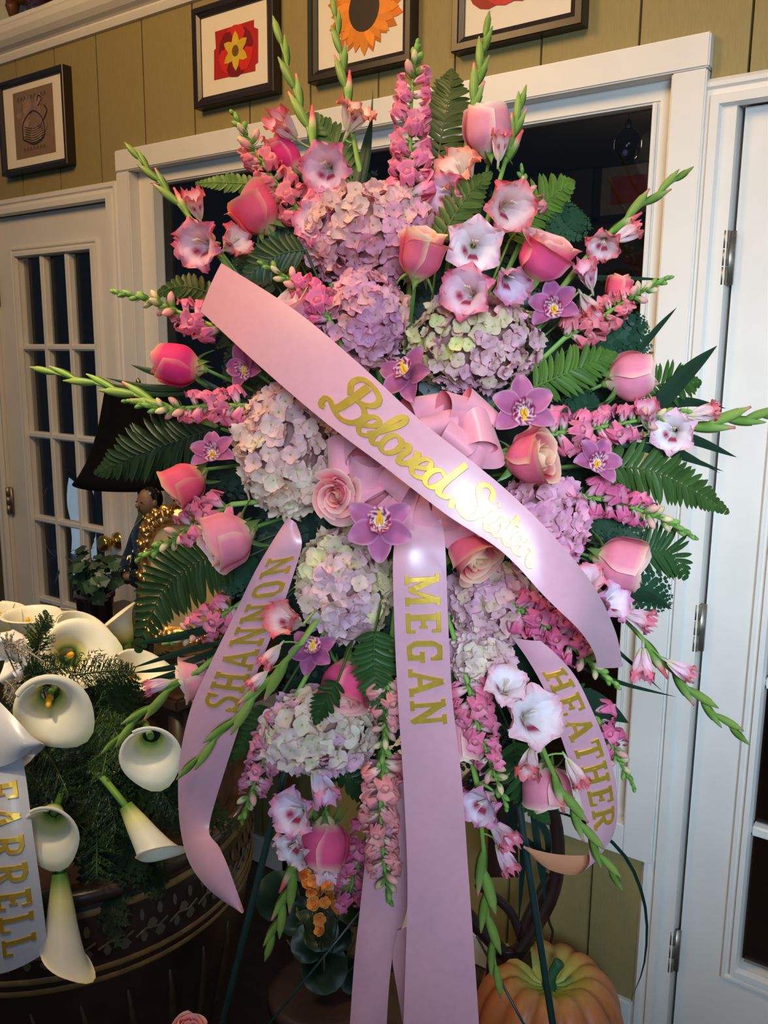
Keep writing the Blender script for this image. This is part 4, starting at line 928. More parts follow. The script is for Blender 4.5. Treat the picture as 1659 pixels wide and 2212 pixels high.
for i, (a, b, c_) in enumerate([((1120, 1690), (1130, 1830), (1120, 2000)), ((1140, 1680), (1165, 1850), (1180, 1960)), ((1090, 1700), (1120, 1800), (1240, 1880)), ((1100, 1700), (1180, 1800), (1175, 1900))]):
    blade(('dark grass stem hanging straight down to the pumpkin stalk', 'dark grass stem hanging just beside the straight one', 'dark grass stem slanting out toward the curled ribbon tail', 'dark grass stem crossing behind the easel leg')[i], [a, b, c_], 16, lin((26, 48, 42)), z=(1.38, 1.42), foam=False, group='grass stems hanging above the pumpkin')

# ------------------------------------------------------------------ ribbons, bow and lettering
def satin(name, rgb, rough=0.36, sheen=0.25):
    if name in MATS: return MATS[name]
    mt = surf_mat(name, rgb, rough, 0.0, 0.03, 90, 0.0, 0.6, coat=0.08, sheen=sheen, stretch=(1, 1, 1), aniso=0.3)
    return mt
M_PINK = satin('pink_satin', (214, 158, 172), 0.31); M_PINKBACK = surf_mat('pink_satin_back', (196, 134, 98), 0.6, var=0.04)
M_BOW = satin('rose_pink_satin', (240, 160, 176), 0.27); M_BOWBACK = surf_mat('rose_pink_satin_back', (226, 122, 136), 0.45, var=0.04)
M_SILVER = satin('silver_satin', (196, 198, 208), 0.30); M_WHITESATIN = satin('white_satin', (238, 230, 222), 0.34)
M_GOLD = surf_mat('gold_foil', (226, 184, 72), 0.30, 0.55, 0.12, 50, bump=0.05)

class Ribbon:
    def __init__(s, rows, n=60, bulge=0.004, wav=0.0):
        r = catmull(np.asarray(rows, float), n * 3)
        Lp = np.array([P(q[0], q[1], q[4]) for q in r]); Rp = np.array([P(q[2], q[3], q[5]) for q in r])
        mid = (Lp + Rp) / 2; d = np.r_[0, np.cumsum(np.linalg.norm(np.diff(mid, axis=0), axis=1))]; s.len = d[-1]
        t = np.linspace(0, s.len, n); idx = lambda A: np.stack([np.interp(t, d, A[:, k]) for k in range(3)], 1)
        s.L, s.R, s.n, s.bulge, s.wav = idx(Lp), idx(Rp), n, bulge, wav
        s.width = np.mean(np.linalg.norm(s.L - s.R, axis=1))
    def at(s, a, b, off=0.0):                        # a along 0..1, b across 0..1
        f = np.clip(a, 0, 1) * (s.n - 1); i = np.minimum(f.astype(int), s.n - 2); g = (f - i)[:, None]
        L = s.L[i] * (1 - g) + s.L[i + 1] * g; R = s.R[i] * (1 - g) + s.R[i + 1] * g
        tg = (s.L[i + 1] + s.R[i + 1] - s.L[i] - s.R[i]); ac = R - L
        nn = np.cross(tg, ac); nn /= np.linalg.norm(nn, axis=1)[:, None] + 1e-9
        sg = np.where((nn @ FWD) > 0, -1.0, 1.0)[:, None] if False else 1.0
        h = s.bulge * (1 - (2 * b - 1) ** 2) + s.wav * np.sin(a * 23) * np.sin(b * 5)
        return L + ac * b[:, None] + nn * sg * (h + off)[:, None] * s.sign
    sign = 1.0
    def mesh(s, name, front, back, nc=9, tail=0.0):
        """front and back cloth faces 0.3 mm apart; tail cuts a slanted end"""
        a, b = np.meshgrid(np.linspace(0, 1, s.n), np.linspace(0, 1, nc), indexing='ij')
        if tail: a = np.where(a == 1, 1 - tail * b, a)
        a = a.ravel(); b = b.ravel(); z = np.zeros(len(a))
        v0 = s.at(a, b, z); v1 = s.at(a, b, z - 0.0004); k = len(v0)
        f0 = gridf(nc, s.n); f1 = [tuple(k + q for q in x)[::-1] for x in f0]
        me = mesh(name, np.vstack([v0, v1]), f0 + f1, None, None, True, [front, back], [0] * len(f0) + [1] * len(f1))
        return me

def S_(pts, w_, n=24): return ('s', catmull(pts, n), w_)
def bar(x0, y0, x1, y1, w_): return ('b', np.stack([np.linspace(x0, x1, 6), np.linspace(y0, y1, 6)], 1), w_)
T = 0.20; SF = 0.11
def serif(x, y, hw=0.19): return bar(x - hw, y, x + hw, y, SF)
def legs(x): return [bar(x, 0, x, 1, T), serif(x, 0.055), serif(x, 0.945)]
GLY = {
    'H': (0.95, legs(0.2) + legs(0.75) + [bar(0.2, 0.5, 0.75, 0.5, 0.14)]),
    'N': (1.0, [bar(0.2, 0, 0.2, 1, 0.15), bar(0.8, 0, 0.8, 1, 0.15), bar(0.16, 0.98, 0.84, 0.02, 0.2), serif(0.2, .055), serif(0.16, .945, .15), serif(0.8, .945)]),
    'A': (1.0, [bar(0.16, 0.02, 0.48, 0.98, 0.14), bar(0.84, 0.02, 0.5, 0.98, T), bar(0.28, 0.32, 0.72, 0.32, 0.12), serif(0.14, .055, .16), serif(0.86, .055, .16)]),
    'M': (1.15, [bar(0.2, 0, 0.2, 1, 0.15), bar(0.95, 0, 0.95, 1, T), bar(0.2, 0.97, 0.56, 0.12, 0.19), bar(0.95, 0.97, 0.56, 0.12, 0.13), serif(0.2, .055, .16), serif(0.95, .055, .16), serif(0.17, .945, .14), serif(0.98, .945, .14)]),
    'E': (0.82, [bar(0.24, 0, 0.24, 1, T), bar(0.06, .06, 0.78, .06, 0.12), bar(0.06, .94, 0.76, .94, 0.12), bar(0.24, .5, 0.6, .5, 0.12), bar(0.74, 0, 0.74, .26, SF), bar(0.72, .74, 0.72, 1, SF), bar(.58, .38, .58, .62, .09)]),
    'F': (0.80, [bar(0.24, 0, 0.24, 1, T), serif(0.24, .055, .2), bar(0.06, .94, 0.76, .94, 0.12), bar(0.24, .5, 0.6, .5, 0.12), bar(0.72, .70, 0.72, 1, SF), bar(.58, .36, .58, .64, .09)]),
    'L': (0.80, [bar(0.24, 0, 0.24, 1, T), serif(0.24, .945, .2), bar(0.06, .06, 0.76, .06, 0.12), bar(0.72, 0, 0.72, .32, SF)]),
    'T': (0.88, [bar(0.44, 0, 0.44, 1, T), serif(0.44, .055, .2), bar(0.05, .94, 0.83, .94, 0.12), bar(0.09, .7, 0.09, 1, SF), bar(0.79, .7, 0.79, 1, SF)]),
    'R': (0.95, [bar(0.24, 0, 0.24, 1, T), serif(0.24, .055, .2), bar(0.06, .94, .55, .94, .12), S_([(.5, .94), (.70, .86), (.74, .71), (.68, .56), (.5, .48)], .17), bar(.24, .48, .52, .48, .12), bar(.48, .48, .78, .03, .18), serif(.82, .055, .12)]),
    'O': (0.95, [bar(.2, .25, .2, .75, T), bar(.75, .25, .75, .75, T), bar(.32, .06, .63, .06, .13), bar(.32, .94, .63, .94, .13), bar(.17, .27, .35, .04, .15), bar(.78, .27, .6, .04, .15), bar(.17, .73, .35, .96, .15), bar(.78, .73, .6, .96, .15)]),
    'G': (0.98, [bar(.2, .25, .2, .75, T), bar(.32, .06, .63, .06, .13), bar(.32, .94, .63, .94, .13), bar(.17, .27, .35, .04, .15), bar(.17, .73, .35, .96, .15), bar(.6, .96, .76, .8, .15), bar(.76, .66, .76, 1, SF), bar(.72, 0, .72, .45, .18), bar(.48, .43, .9, .43, .12), bar(.72, .2, .6, .05, .14)]),
    'S': (0.82, [S_([(.70, .76), (.62, .90), (.42, .95), (.22, .88), (.16, .73), (.26, .60), (.45, .52), (.64, .42), (.70, .26), (.60, .11), (.40, .05), (.20, .10), (.12, .24)], .17, 30), bar(.72, .68, .72, 1.0, .10), bar(.10, 0, .10, .32, .10)]),
}
def lv(pts, w_): return ('s', catmull(pts, 40), w_ * 1.4)
SCR = {   # flowing script; x advance, strokes
    'B': (0.86, [lv([(.20, .55), (.02, .78), (.16, 1.0), (.46, 1.03), (.78, .92), (.80, .70), (.56, .56), (.36, .55), (.64, .52), (.84, .34), (.72, .08), (.42, -.02), (.10, .06), (-.12, .16), (-.26, .10), (-.22, -.06), (-.10, -.04)], .10), lv([(.40, .96), (.34, .6), (.22, .2), (.10, .05)], .13)]),
    'S_': (0.84, [lv([(.80, .74), (.74, .98), (.50, 1.04), (.30, .90), (.36, .68), (.56, .46), (.56, .18), (.34, -.02), (.06, .04), (-.12, .20), (-.24, .12), (-.18, -.04)], .12)]),
    'e': (0.40, [lv([(-.08, .10), (.12, .20), (.32, .36), (.30, .52), (.16, .52), (.05, .34), (.06, .10), (.20, -.01), (.36, .06), (.44, .12)], .085)]),
    'l': (0.34, [lv([(-.06, .10), (.14, .34), (.34, .80), (.30, 1.02), (.18, .86), (.10, .40), (.10, .10), (.20, -.01), (.34, .10)], .085)]),
    'o': (0.46, [lv([(.30, .50), (.12, .50), (.02, .28), (.08, .04), (.24, -.01), (.38, .16), (.38, .40), (.26, .52), (.34, .44), (.50, .46)], .085)]),
    'v': (0.44, [lv([(-.04, .40), (.06, .52), (.14, .40), (.12, .14), (.20, 0), (.34, .16), (.40, .40), (.34, .52), (.36, .42), (.50, .44)], .085)]),
    'd': (0.60, [lv([(.36, .46), (.20, .52), (.05, .36), (.04, .10), (.18, -.01), (.32, .12), (.44, .50)], .085), lv([(.62, 1.04), (.50, .66), (.40, .24), (.44, .02), (.56, .02), (.66, .12)], .10)]),
    'i': (0.30, [lv([(-.04, .14), (.10, .36), (.16, .52), (.08, .20), (.12, 0), (.24, .02), (.34, .14)], .085), ('s', np.array([(.22, .76), (.27, .82)]), .11)]),
    's': (0.38, [lv([(-.06, .08), (.12, .34), (.22, .56), (.30, .34), (.30, .10), (.16, -.01), (.04, .06)], .085), ('s', np.array([(.28, .05), (.42, .12)]), .06)]),
    't': (0.38, [lv([(-.04, .12), (.16, .40), (.32, .92), (.20, .54), (.10, .16), (.16, 0), (.28, .02), (.40, .12)], .09), ('s', np.array([(.06, .66), (.44, .72)]), .075)]),
    'r': (0.40, [lv([(-.06, .10), (.10, .40), (.16, .60), (.18, .46), (.36, .44), (.30, .16), (.36, 0), (.50, .10)], .085)]),
}
def letter_mesh(strokes, mapf, name, thick=0.0012):
    b = MB(); lv_ = 0.0
    for kind_, p, w_ in strokes:
        k = len(p); tg = np.gradient(p, axis=0); tg /= np.linalg.norm(tg, axis=1)[:, None] + 1e-9
        nr = np.stack([-tg[:, 1], tg[:, 0]], 1); ww = np.full(k, w_ / 2)
        if kind_ == 's' and k > 4: ww = ww * (0.62 + 0.55 * np.abs(tg[:, 1]) ** 1.5)          # thin and thick like a pen
        A, B = p + nr * ww[:, None], p - nr * ww[:, None]
        lv_ += 0.00005
        v = np.vstack([mapf(A, thick + lv_), mapf(B, thick + lv_), mapf(A * 1.0 + nr * 0.012, 0.0), mapf(B - nr * 0.012, 0.0)])
        fs = []
        for i in range(k - 1):
            fs += [(i, i + 1, k + i + 1, k + i), (2 * k + i, 2 * k + i + 1, i + 1, i), (k + i, k + i + 1, 3 * k + i + 1, 3 * k + i)]
        fs += [(0, k, 3 * k, 2 * k), (k - 1, 3 * k - 1, 4 * k - 1, 2 * k - 1)]
        b.add(v, fs)
    return b.mesh(name, M_GOLD, False)
def lettering(root, rb, text, a0, a1, b0, b1, table=GLY, rev=False, gap=0.16, slant=0.0, thick=0.0012):
    """letters laid along the ribbon from a0 to a1, their height from b0 to b1 across it"""
    keys = text; adv = [table[k][0] for k in keys]; tot = sum(adv) + gap * (len(keys) - 1); x = 0.0
    for k in keys:
        w_, st = table[k]
        def mp(q, off, x=x):
            xx = x + q[:, 0] + slant * q[:, 1]; aa = a0 + (a1 - a0) * xx / tot; bb = b0 + (b1 - b0) * q[:, 1]
            return rb.at(aa, bb, np.full(len(aa), off + 0.0003))
        part('letter', letter_mesh(st, mp, 'letter', thick), root); x += w_ + gap

def ribbon_thing(label, rows, front=None, back=None, n=60, tail=0.0, bulge=0.004, wav=0.0, name='ribbon', sign=1.0, group=None, sub='band'):
    rb = Ribbon(rows, n, bulge, wav); rb.sign = sign
    t = thing(name, label, 'ribbon', (rb.L[0] + rb.R[0]) / 2, group)
    part(sub, rb.mesh(sub, front or M_PINK, back or M_PINKBACK, 9, tail), t)
    return t, rb

# diagonal sash: lower edge / upper edge
sash, rb = ribbon_thing('broad pink satin sash lettered in gold script across the spray', [
    (433, 672, 478, 568, 1.215, 1.185), (560, 790, 640, 672, 1.105, 1.09), (700, 910, 775, 785, 1.03, 1.025), (835, 1012, 905, 905, 1.000, 1.001), (965, 1112, 1005, 985, 0.985, 0.988),
    (1085, 1192, 1105, 1068, 0.982, 0.986), (1180, 1292, 1202, 1165, 0.980, 0.987), (1250, 1360, 1280, 1262, 1.000, 1.018), (1283, 1410, 1328, 1360, 1.06, 1.09), (1290, 1442, 1346, 1440, 1.11, 1.15)], n=80, bulge=0.002, sign=1.0)
lettering(sash, rb, ['B', 'e', 'l', 'o', 'v', 'e', 'd'], 0.352, 0.553, 0.20, 0.86, SCR, gap=-0.02, slant=0.22)
lettering(sash, rb, ['S_', 'i', 's', 't', 'e', 'r'], 0.574, 0.690, 0.16, 0.80, SCR, gap=-0.02, slant=0.22)
# name ribbon on the urn side, text running upwards
shan, rb = ribbon_thing('pink ribbon with gold capitals hanging beside the urn, end twisted', [
    (622, 1118, 640, 1130, 1.15, 1.15), (585, 1175, 652, 1172, 1.155, 1.14), (548, 1240, 640, 1222, 1.17, 1.15), (500, 1340, 602, 1335, 1.19, 1.17), (455, 1432, 560, 1440, 1.205, 1.19), (412, 1530, 520, 1560, 1.225, 1.215), (388, 1640, 484, 1670, 1.245, 1.24),
    (385, 1730, 458, 1756, 1.26, 1.255), (391, 1800, 452, 1800, 1.27, 1.25), (408, 1862, 472, 1828, 1.26, 1.235), (440, 1910, 490, 1866, 1.245, 1.225), (480, 1945, 508, 1915, 1.235, 1.225), (522, 1970, 527, 1968, 1.23, 1.23)], n=80, bulge=0.006, sign=1.0)
lettering(shan, rb, list('SHANNON'), 0.470, 0.080, 0.88, 0.22)
# middle ribbon
meg, rb = ribbon_thing('wide pink ribbon with gold capitals falling straight down the middle', [
    (872, 1120, 952, 1112, 1.10, 1.10), (850, 1190, 962, 1180, 1.075, 1.075), (852, 1350, 968, 1345, 1.08, 1.08), (860, 1520, 978, 1515, 1.10, 1.10), (872, 1700, 998, 1690, 1.13, 1.12), (880, 1900, 1012, 1890, 1.16, 1.15), (876, 2080, 1026, 2080, 1.185, 1.175), (868, 2300, 1040, 2300, 1.215, 1.20)], n=80, bulge=0.003, wav=0.0015)
lettering(meg, rb, list('MEGAN'), 0.100, 0.352, 0.22, 0.86)
# curling ribbon on the pumpkin side
hea, rb = ribbon_thing('pink ribbon with gold capitals curling back beside the hinged door', [
    (1104, 1374, 1168, 1384, 1.17, 1.16), (1140, 1425, 1206, 1418, 1.175, 1.165), (1176, 1490, 1246, 1466, 1.19, 1.185), (1204, 1570, 1284, 1545, 1.215, 1.21), (1228, 1640, 1312, 1615, 1.24, 1.24), (1250, 1710, 1330, 1690, 1.265, 1.27), (1266, 1775, 1334, 1755, 1.285, 1.30), (1272, 1832, 1324, 1806, 1.295, 1.32), (1272, 1868, 1300, 1836, 1.295, 1.335), (1242, 1890, 1262, 1848, 1.29, 1.325), (1190, 1880, 1206, 1846, 1.285, 1.31), (1152, 1852, 1164, 1838, 1.285, 1.30), (1132, 1826, 1136, 1829, 1.285, 1.288)], n=90, bulge=0.004)
lettering(hea, rb, list('HEATHER'), 0.105, 0.665, 0.20, 0.86)
ribbon_thing('plain pink ribbon tail hanging half behind the wide middle ribbon', [
    (800, 1640, 890, 1630, 1.24, 1.24), (792, 1820, 890, 1820, 1.26, 1.25), (778, 1960, 880, 1960, 1.275, 1.265), (765, 2080, 846, 2080, 1.285, 1.28), (750, 2300, 830, 2300, 1.31, 1.30)], n=50, bulge=0.008, wav=0.001)
ribbon_thing('short light ribbon end showing between the two long tails', [
    (858, 2010, 900, 1990, 1.265, 1.255), (848, 2070, 904, 2060, 1.275, 1.255), (858, 2140, 908, 2130, 1.28, 1.255), (878, 2260, 915, 2250, 1.30, 1.27)], M_PINK, None, 30, bulge=0.003)
ribbon_thing('small white ribbon end showing beside the upper middle ribbon', [
    (838, 1470, 862, 1468, 1.17, 1.14), (836, 1500, 868, 1500, 1.17, 1.14), (842, 1540, 870, 1540, 1.18, 1.15)], M_PINK, None, 16, bulge=0.001)

# bow: loops round a knot
BC = P(925, 1000, 1.155)
bow = thing('satin_bow', 'shiny rose-pink satin bow under the diagonal sash', 'bow', BC)
def bow_loop(ang, lpx, wpx, out, twist=0.0, fat=0.33):
    L = m(lpx, 1.12); wd_ = m(wpx, 1.12); d = sdir(ang, out); side = nrm(np.cross(d, FWD)); nn = nrm(np.cross(side, d))
    if nn.dot(FWD) > 0: nn = -nn
    c, s_ = math.cos(twist), math.sin(twist); side, nn = side * c + nn * s_, nn * c - side * s_
    n, k = 9, 34; t = np.linspace(0, 1, k); b = np.linspace(-0.5, 0.5, n)
    x = L * np.sin(np.pi * t) ** 0.8; y = L * fat * np.sin(2 * np.pi * t) * (0.35 + 0.65 * np.sin(np.pi * t) ** 2); ww = wd_ * (0.16 + 0.84 * np.sin(np.pi * t) ** 0.9)
    v = np.array([BC + d * x[i] + nn * (y[i] + 0.006 * abs(2 * q) * (1 if t[i] < .5 else -1) * (1 - math.sin(math.pi * t[i]))) + side * q * ww[i] for i in range(k) for q in b])
    vn = v * 1.0; f0 = gridf(n, k)
    ctr = BC + d * L * 0.5
    inn = v + (ctr - v) * 0.006; f1 = [tuple(len(v) + q for q in g)[::-1] for g in f0]
    return mesh('loop', np.vstack([v, inn]), f0 + f1, None, None, True, [M_BOW, M_BOWBACK], [0] * len(f0) + [1] * len(f1))
for a, L, w_, o, tw in ((46, 186, 96, 14, 0.3), (30, 172, 92, 32, -0.6), (62, 170, 94, 24, 0.7), (14, 165, 90, 18, 0.6), (-6, 135, 84, 38, -0.5), (96, 150, 88, 14, 0.4), (-62, 195, 100, 12, 0.5), (-80, 165, 92, 28, -0.6),
                        (-106, 160, 96, 22, 0.7), (-132, 200, 100, 22, -0.7), (-152, 225, 100, 20, 0.6), (180, 225, 100, 14, 0.3), (166, 205, 94, 26, 0.8), (-118, 190, 96, 30, 0.5), (80, 135, 84, 46, 0.6), (150, 165, 88, 12, -0.6), (-34, 130, 84, 30, 0.8),
                        (38, 135, 80, 50, 0.3), (-168, 200, 96, 30, -0.7), (-98, 180, 92, 36, 0.7), (110, 120, 80, 42, -0.7), (4, 110, 78, 58, 0.4), (-148, 150, 84, 46, 0.4)):
    part('loop', bow_loop(a, L, w_, o, tw, 0.24), bow)
part('knot', MB().ball(BC - FWD * 0.03, (0.022, 0.022, 0.022), 14).mesh('knot', M_BOW), bow)

# ------------------------------------------------------------------ pictures on the wall
M_FRAME = surf_mat('frame_espresso', (38, 27, 22), 0.35); M_MAT = surf_mat('cream_mat_board', (232, 220, 200), 0.7, var=0.02)
def flatpoly(b, pts, c, lay):                       # pts in wall (x, z)
    b.add([(p[0], Y0 - 0.0125 - 0.0004 * lay, p[1]) for p in pts], [tuple(range(len(pts)))], c)
def picture(label, x0, x1, z0, z1, fw, mw, draw, tilt=0.0):
    t = thing('picture_frame', label, 'picture', ((x0 + x1) / 2, Y0 + 0.009, z0), 'framed flower prints')
    yb, yf = Y0 + 0.0095, Y0 - 0.024
    # mitred moulding, one mesh ring
    prof = [(0, yb), (0, yf + 0.002), (0.002, yf), (fw * 0.55, yf), (fw * 0.62, yf + 0.003), (fw, yf + 0.008), (fw, yb)]
    v = []; k = len(prof)
    for cx_, cz_, sx, sz in ((x0, z0, 1, 1), (x1, z0, -1, 1), (x1, z1, -1, -1), (x0, z1, 1, -1)): v += [(cx_ + sx * a, y, cz_ + sz * a) for a, y in prof]
    f = [(i * k + j, ((i + 1) % 4) * k + j, ((i + 1) % 4) * k + j + 1, i * k + j + 1) for i in range(4) for j in range(k - 1)]
    part('frame', mesh('frame', v, f, None, M_FRAME, False), t)
    part('mat_board', boxme('mat_board', (x0 + fw * 0.9, Y0 - 0.012, z0 + fw * 0.9), (x1 - fw * 0.9, Y0 + 0.004, z1 - fw * 0.9), M_MAT), t)
    b = MB(); draw(b); part('print', b.mesh('print', PRINT, False), t)
def wz(px, py): q = wallx(px, py); return q[0], q[2]
def draw_pot(b):
    a0, c0 = wz(38, 222); a1, c1 = wz(122, 205); d0 = wz(42, 345)[1]
    xa, xb, za, zb = -2.722, -2.506, 2.168, 2.372
    flatpoly(b, [(xa, za), (xb, za), (xb, zb), (xa, zb)], lin((132, 104, 78)), 1)
    for i in range(26):
        x, z = rng.uniform(xa + .03, xb - .03), rng.uniform(za + .03, zb - .03); r = rng.uniform(0.01, 0.025)
        flatpoly(b, [(x + r * math.cos(q) * rng.uniform(.6, 1.2), z + r * math.sin(q) * rng.uniform(.6, 1.2)) for q in np.arange(7) * 0.9], lin((150, 122, 106)) * rng.uniform(0.7, 1.1), 2 + i * 0.1)
    def stroke(pts, w_, c, lay):
        p = catmull(pts, 30); tg = np.gradient(p, axis=0); tg /= np.linalg.norm(tg, axis=1)[:, None]; nr = np.stack([-tg[:, 1], tg[:, 0]], 1) * w_
        for i in range(29): flatpoly(b, [p[i] + nr[i], p[i + 1] + nr[i + 1], p[i + 1] - nr[i + 1], p[i] - nr[i]], c, lay)
    cx_, cz_ = -2.615, 2.265; ink = lin((58, 46, 42))
    stroke([(cx_ - .06, cz_ - .04), (cx_ - .055, cz_ + .01), (cx_, cz_ + .04), (cx_ + .05, cz_ + .01), (cx_ + .055, cz_ - .04), (cx_, cz_ - .06), (cx_ - .06, cz_ - .04)], 0.0022, ink, 6)
    stroke([(cx_ + .05, cz_ + .0), (cx_ + .075, cz_ + .03), (cx_ + .06, cz_ + .05)], 0.002, ink, 6); stroke([(cx_ + .03, cz_ + .05), (cx_ + .05, cz_ + .07), (cx_ + .035, cz_ + .08), (cx_ + .025, cz_ + .065)], 0.002, ink, 6)
    for q in range(7): stroke([(cx_ - .05, cz_ - .045 + q * .007), (cx_, cz_ - .055 + q * .007), (cx_ + .05, cz_ - .045 + q * .007)], 0.0008, ink, 6)
    for q in range(9): stroke([(cx_ - .08 + q * .018, zb - .03), (cx_ - .076 + q * .018, zb - .018), (cx_ - .07 + q * .018, zb - .03)], 0.001, lin((92, 84, 84)), 6)
    for q in range(7): stroke([(cx_ - .06 + q * .018, za + .02), (cx_ - .056 + q * .018, za + .03), (cx_ - .05 + q * .018, za + .02)], 0.001, lin((92, 84, 84)), 6)
def draw_daffodil(b):
    pts = [wz(*p) for p in ((472, 72), (556, 46), (556, 62), (565, 66), (565, 138), (559, 142), (559, 156), (470, 176), (470, 112), (474, 108))]
    flatpoly(b, pts, lin((176, 30, 24)), 1); cx_, cz_ = wz(517, 113)
    for k in range(6):
        a = k * 1.047 + 0.5; q = []
        for u, vv in ((0.2, -.3), (0.7, -.55), (1.0, -.35), (1.05, 0.1), (0.9, .5), (0.5, .4)): q.append((cx_ + .060 * (u * math.cos(a) - vv * math.sin(a)), cz_ + .060 * (u * math.sin(a) + vv * math.cos(a))))
        flatpoly(b, q, lin((206, 40, 30)) if k % 2 else lin((120, 16, 18)), 2 + 0.2 * k)
    for k in range(6):
        a = k * 1.047 + 1.57; q = [(cx_ + .046 * (u * math.cos(a) - vv * math.sin(a)), cz_ + .046 * (u * math.sin(a) + vv * math.cos(a))) for u, vv in ((0, -.15), (.45, -.3), (.8, -.2), (1.05, 0), (.8, .2), (.45, .3), (0, .15))]
        flatpoly(b, q, lin((214, 178, 48)) * (1 - 0.06 * (k % 3)), 4 + 0.2 * k)
    flatpoly(b, [(cx_ + .012 * math.cos(q), cz_ + .014 * math.sin(q)) for q in np.arange(12) * .5236], lin((110, 76, 30)), 6)
def draw_sunflower(b):
    cx_, cz_ = wz(794, 22)
    for ring, (n_, L, c) in enumerate(((24, 0.108, (214, 112, 22)), (22, 0.098, (238, 140, 34)))):
        for k in range(n_):
            a = k * 2 * math.pi / n_ + ring * 0.15; l_ = L * rng.uniform(0.85, 1.08); q = []
            for u, vv in ((.3, -.12), (.6, -.16), (.85, -.09), (1, 0), (.85, .09), (.6, .16), (.3, .12)): q.append((cx_ + l_ * (u * math.cos(a) - vv * math.sin(a)), cz_ + l_ * (u * math.sin(a) + vv * math.cos(a))))
            z_hi = 2.418; q = [(x, min(z, z_hi)) for x, z in q]
            flatpoly(b, q, lin(c) * rng.uniform(0.8, 1.1), 1 + ring * 2 + 0.05 * k)
    flatpoly(b, [(cx_ + .044 * math.cos(q), cz_ + .050 * math.sin(q)) for q in np.arange(24) * .2618], lin((44, 28, 22)), 6)
def draw_red(b):
    cx_, cz_ = wz(1100, -60)
    for k, (dx, w_, c) in enumerate(((-0.028, .055, (150, 22, 22)), (0.028, .055, (176, 30, 28)), (0, .06, (196, 38, 32)))):
        q = [(cx_ + dx * 1.4 + w_ * math.sin(a) * (1 if a < 3.14 else 1), cz_ - .005 - .062 * math.cos(a)) for a in np.arange(16) * .3927]
        flatpoly(b, q, lin(c), 1 + k)
picture('small dark-framed brown kettle print above the French door', -2.797, -2.436, 2.123, 2.412, 0.020, 0.05, draw_pot)
picture('dark-framed red and yellow daffodil print on the panelled wall', -1.863, -1.571, 2.198, 2.447, 0.026, 0.04, draw_daffodil)
picture('dark-framed orange sunflower print above the spray', -1.459, -1.157, 2.198, 2.447, 0.026, 0.03, draw_sunflower)
picture('dark-framed red flower print nearest the hinged door', -1.051, -0.749, 2.194, 2.443, 0.028, 0.03, draw_red)

# things on the ledge
M_MAROON = surf_mat('maroon_glaze', (70, 18, 20), 0.25, var=0.3, scale=20, coat=0.4)
hb = wallx(95, 20, Y0 - 0.03); hb[2] = 2.586
hen = thing('ceramic_hen', 'dark maroon glazed hen figurine standing on the wall ledge', 'figurine', hb)
part('body', MB().ball(hb + (0.02, 0.0, 0.075), (0.13, 0.045, 0.085), 24).mesh('body', M_MAROON), hen)
part('base', MB().lathe([(0.001, 0), (0.07, 0), (0.075, 0.01), (0.06, 0.02)], 24, None, hb + (0.03, 0, -0.013), (1, 0.6)).mesh('base', M_MAROON), hen)
part('tail', MB().tube([hb + (-0.10, 0, 0.05), hb + (-0.15, 0, 0.075), hb + (-0.165, 0, 0.03), hb + (-0.16, 0, -0.008)], [0.03, 0.03, 0.022, 0.012], 10).mesh('tail', surf_mat('brown_glaze', (92, 58, 34), 0.4)), hen)
part('wing', MB().ball(hb + (0.03, -0.04, 0.09), (0.06, 0.012, 0.045), 16).mesh('wing', surf_mat('pale_glaze', (196, 186, 120), 0.3)), hen)
part('head', MB().ball(hb + (0.13, 0, 0.17), (0.035, 0.03, 0.045), 14).mesh('head', M_MAROON), hen)
bx_ = wallx(205, 0, Y0 - 0.03)
solo('keepsake_box', boxme('keepsake_box', (bx_[0] - 0.05, Y0 - 0.05, 2.573), (bx_[0] + 0.15, Y0 + 0.005, 2.66), surf_mat('grey_brown_box', (120, 108, 92), 0.6, var=0.2), 0.004), 'grey-brown box beside the maroon hen on the ledge', 'box')

# ------------------------------------------------------------------ calla arrangement in the glazed pot
UX = P(150, 1790, 1.78); UC = np.array([UX[0], UX[1], 0.0])
pot = thing('glazed_planter', 'large dark brown glazed planter holding white callas', 'planter', UC)
M_POT = surf_mat('brown_glaze_body', (58, 42, 34), 0.28, var=0.3, scale=14, bump=0.5, coat=0.3)
M_OCHRE = surf_mat('ochre_glaze', (140, 106, 58), 0.4, var=0.25, scale=40)
pp = [(0.001, 0), (0.24, 0), (0.25, 0.015), (0.29, 0.14), (0.33, 0.28), (0.358, 0.40), (0.372, 0.49), (0.376, 0.56), (0.370, 0.61), (0.364, 0.63)]
def potr(z): return np.interp(z, [b for a, b in pp[1:]], [a for a, b in pp[1:]])
part('body', MB().lathe(pp, 64, None, UC).mesh('body', M_POT), pot)
part('rim', MB().lathe([(0.364, 0.628), (0.378, 0.632), (0.384, 0.645), (0.378, 0.658), (0.350, 0.660), (0.335, 0.650), (0.335, 0.55), (0.001, 0.55)], 64, None, UC).mesh('rim', M_POT), pot)
for z_ in (0.485, 0.507, 0.612): part('band', MB().lathe([(potr(z_ - .006) + .0005, z_ - .006), (potr(z_) + .004, z_), (potr(z_ + .006) + .0005, z_ + .006)], 64, None, UC).mesh('band', M_OCHRE), pot)
def on_pot(a, z, off=0.002): return UC + np.array([math.cos(a) * (potr(z) + off), math.sin(a) * (potr(z) + off), z])
af = math.atan2(-UC[1], -UC[0])
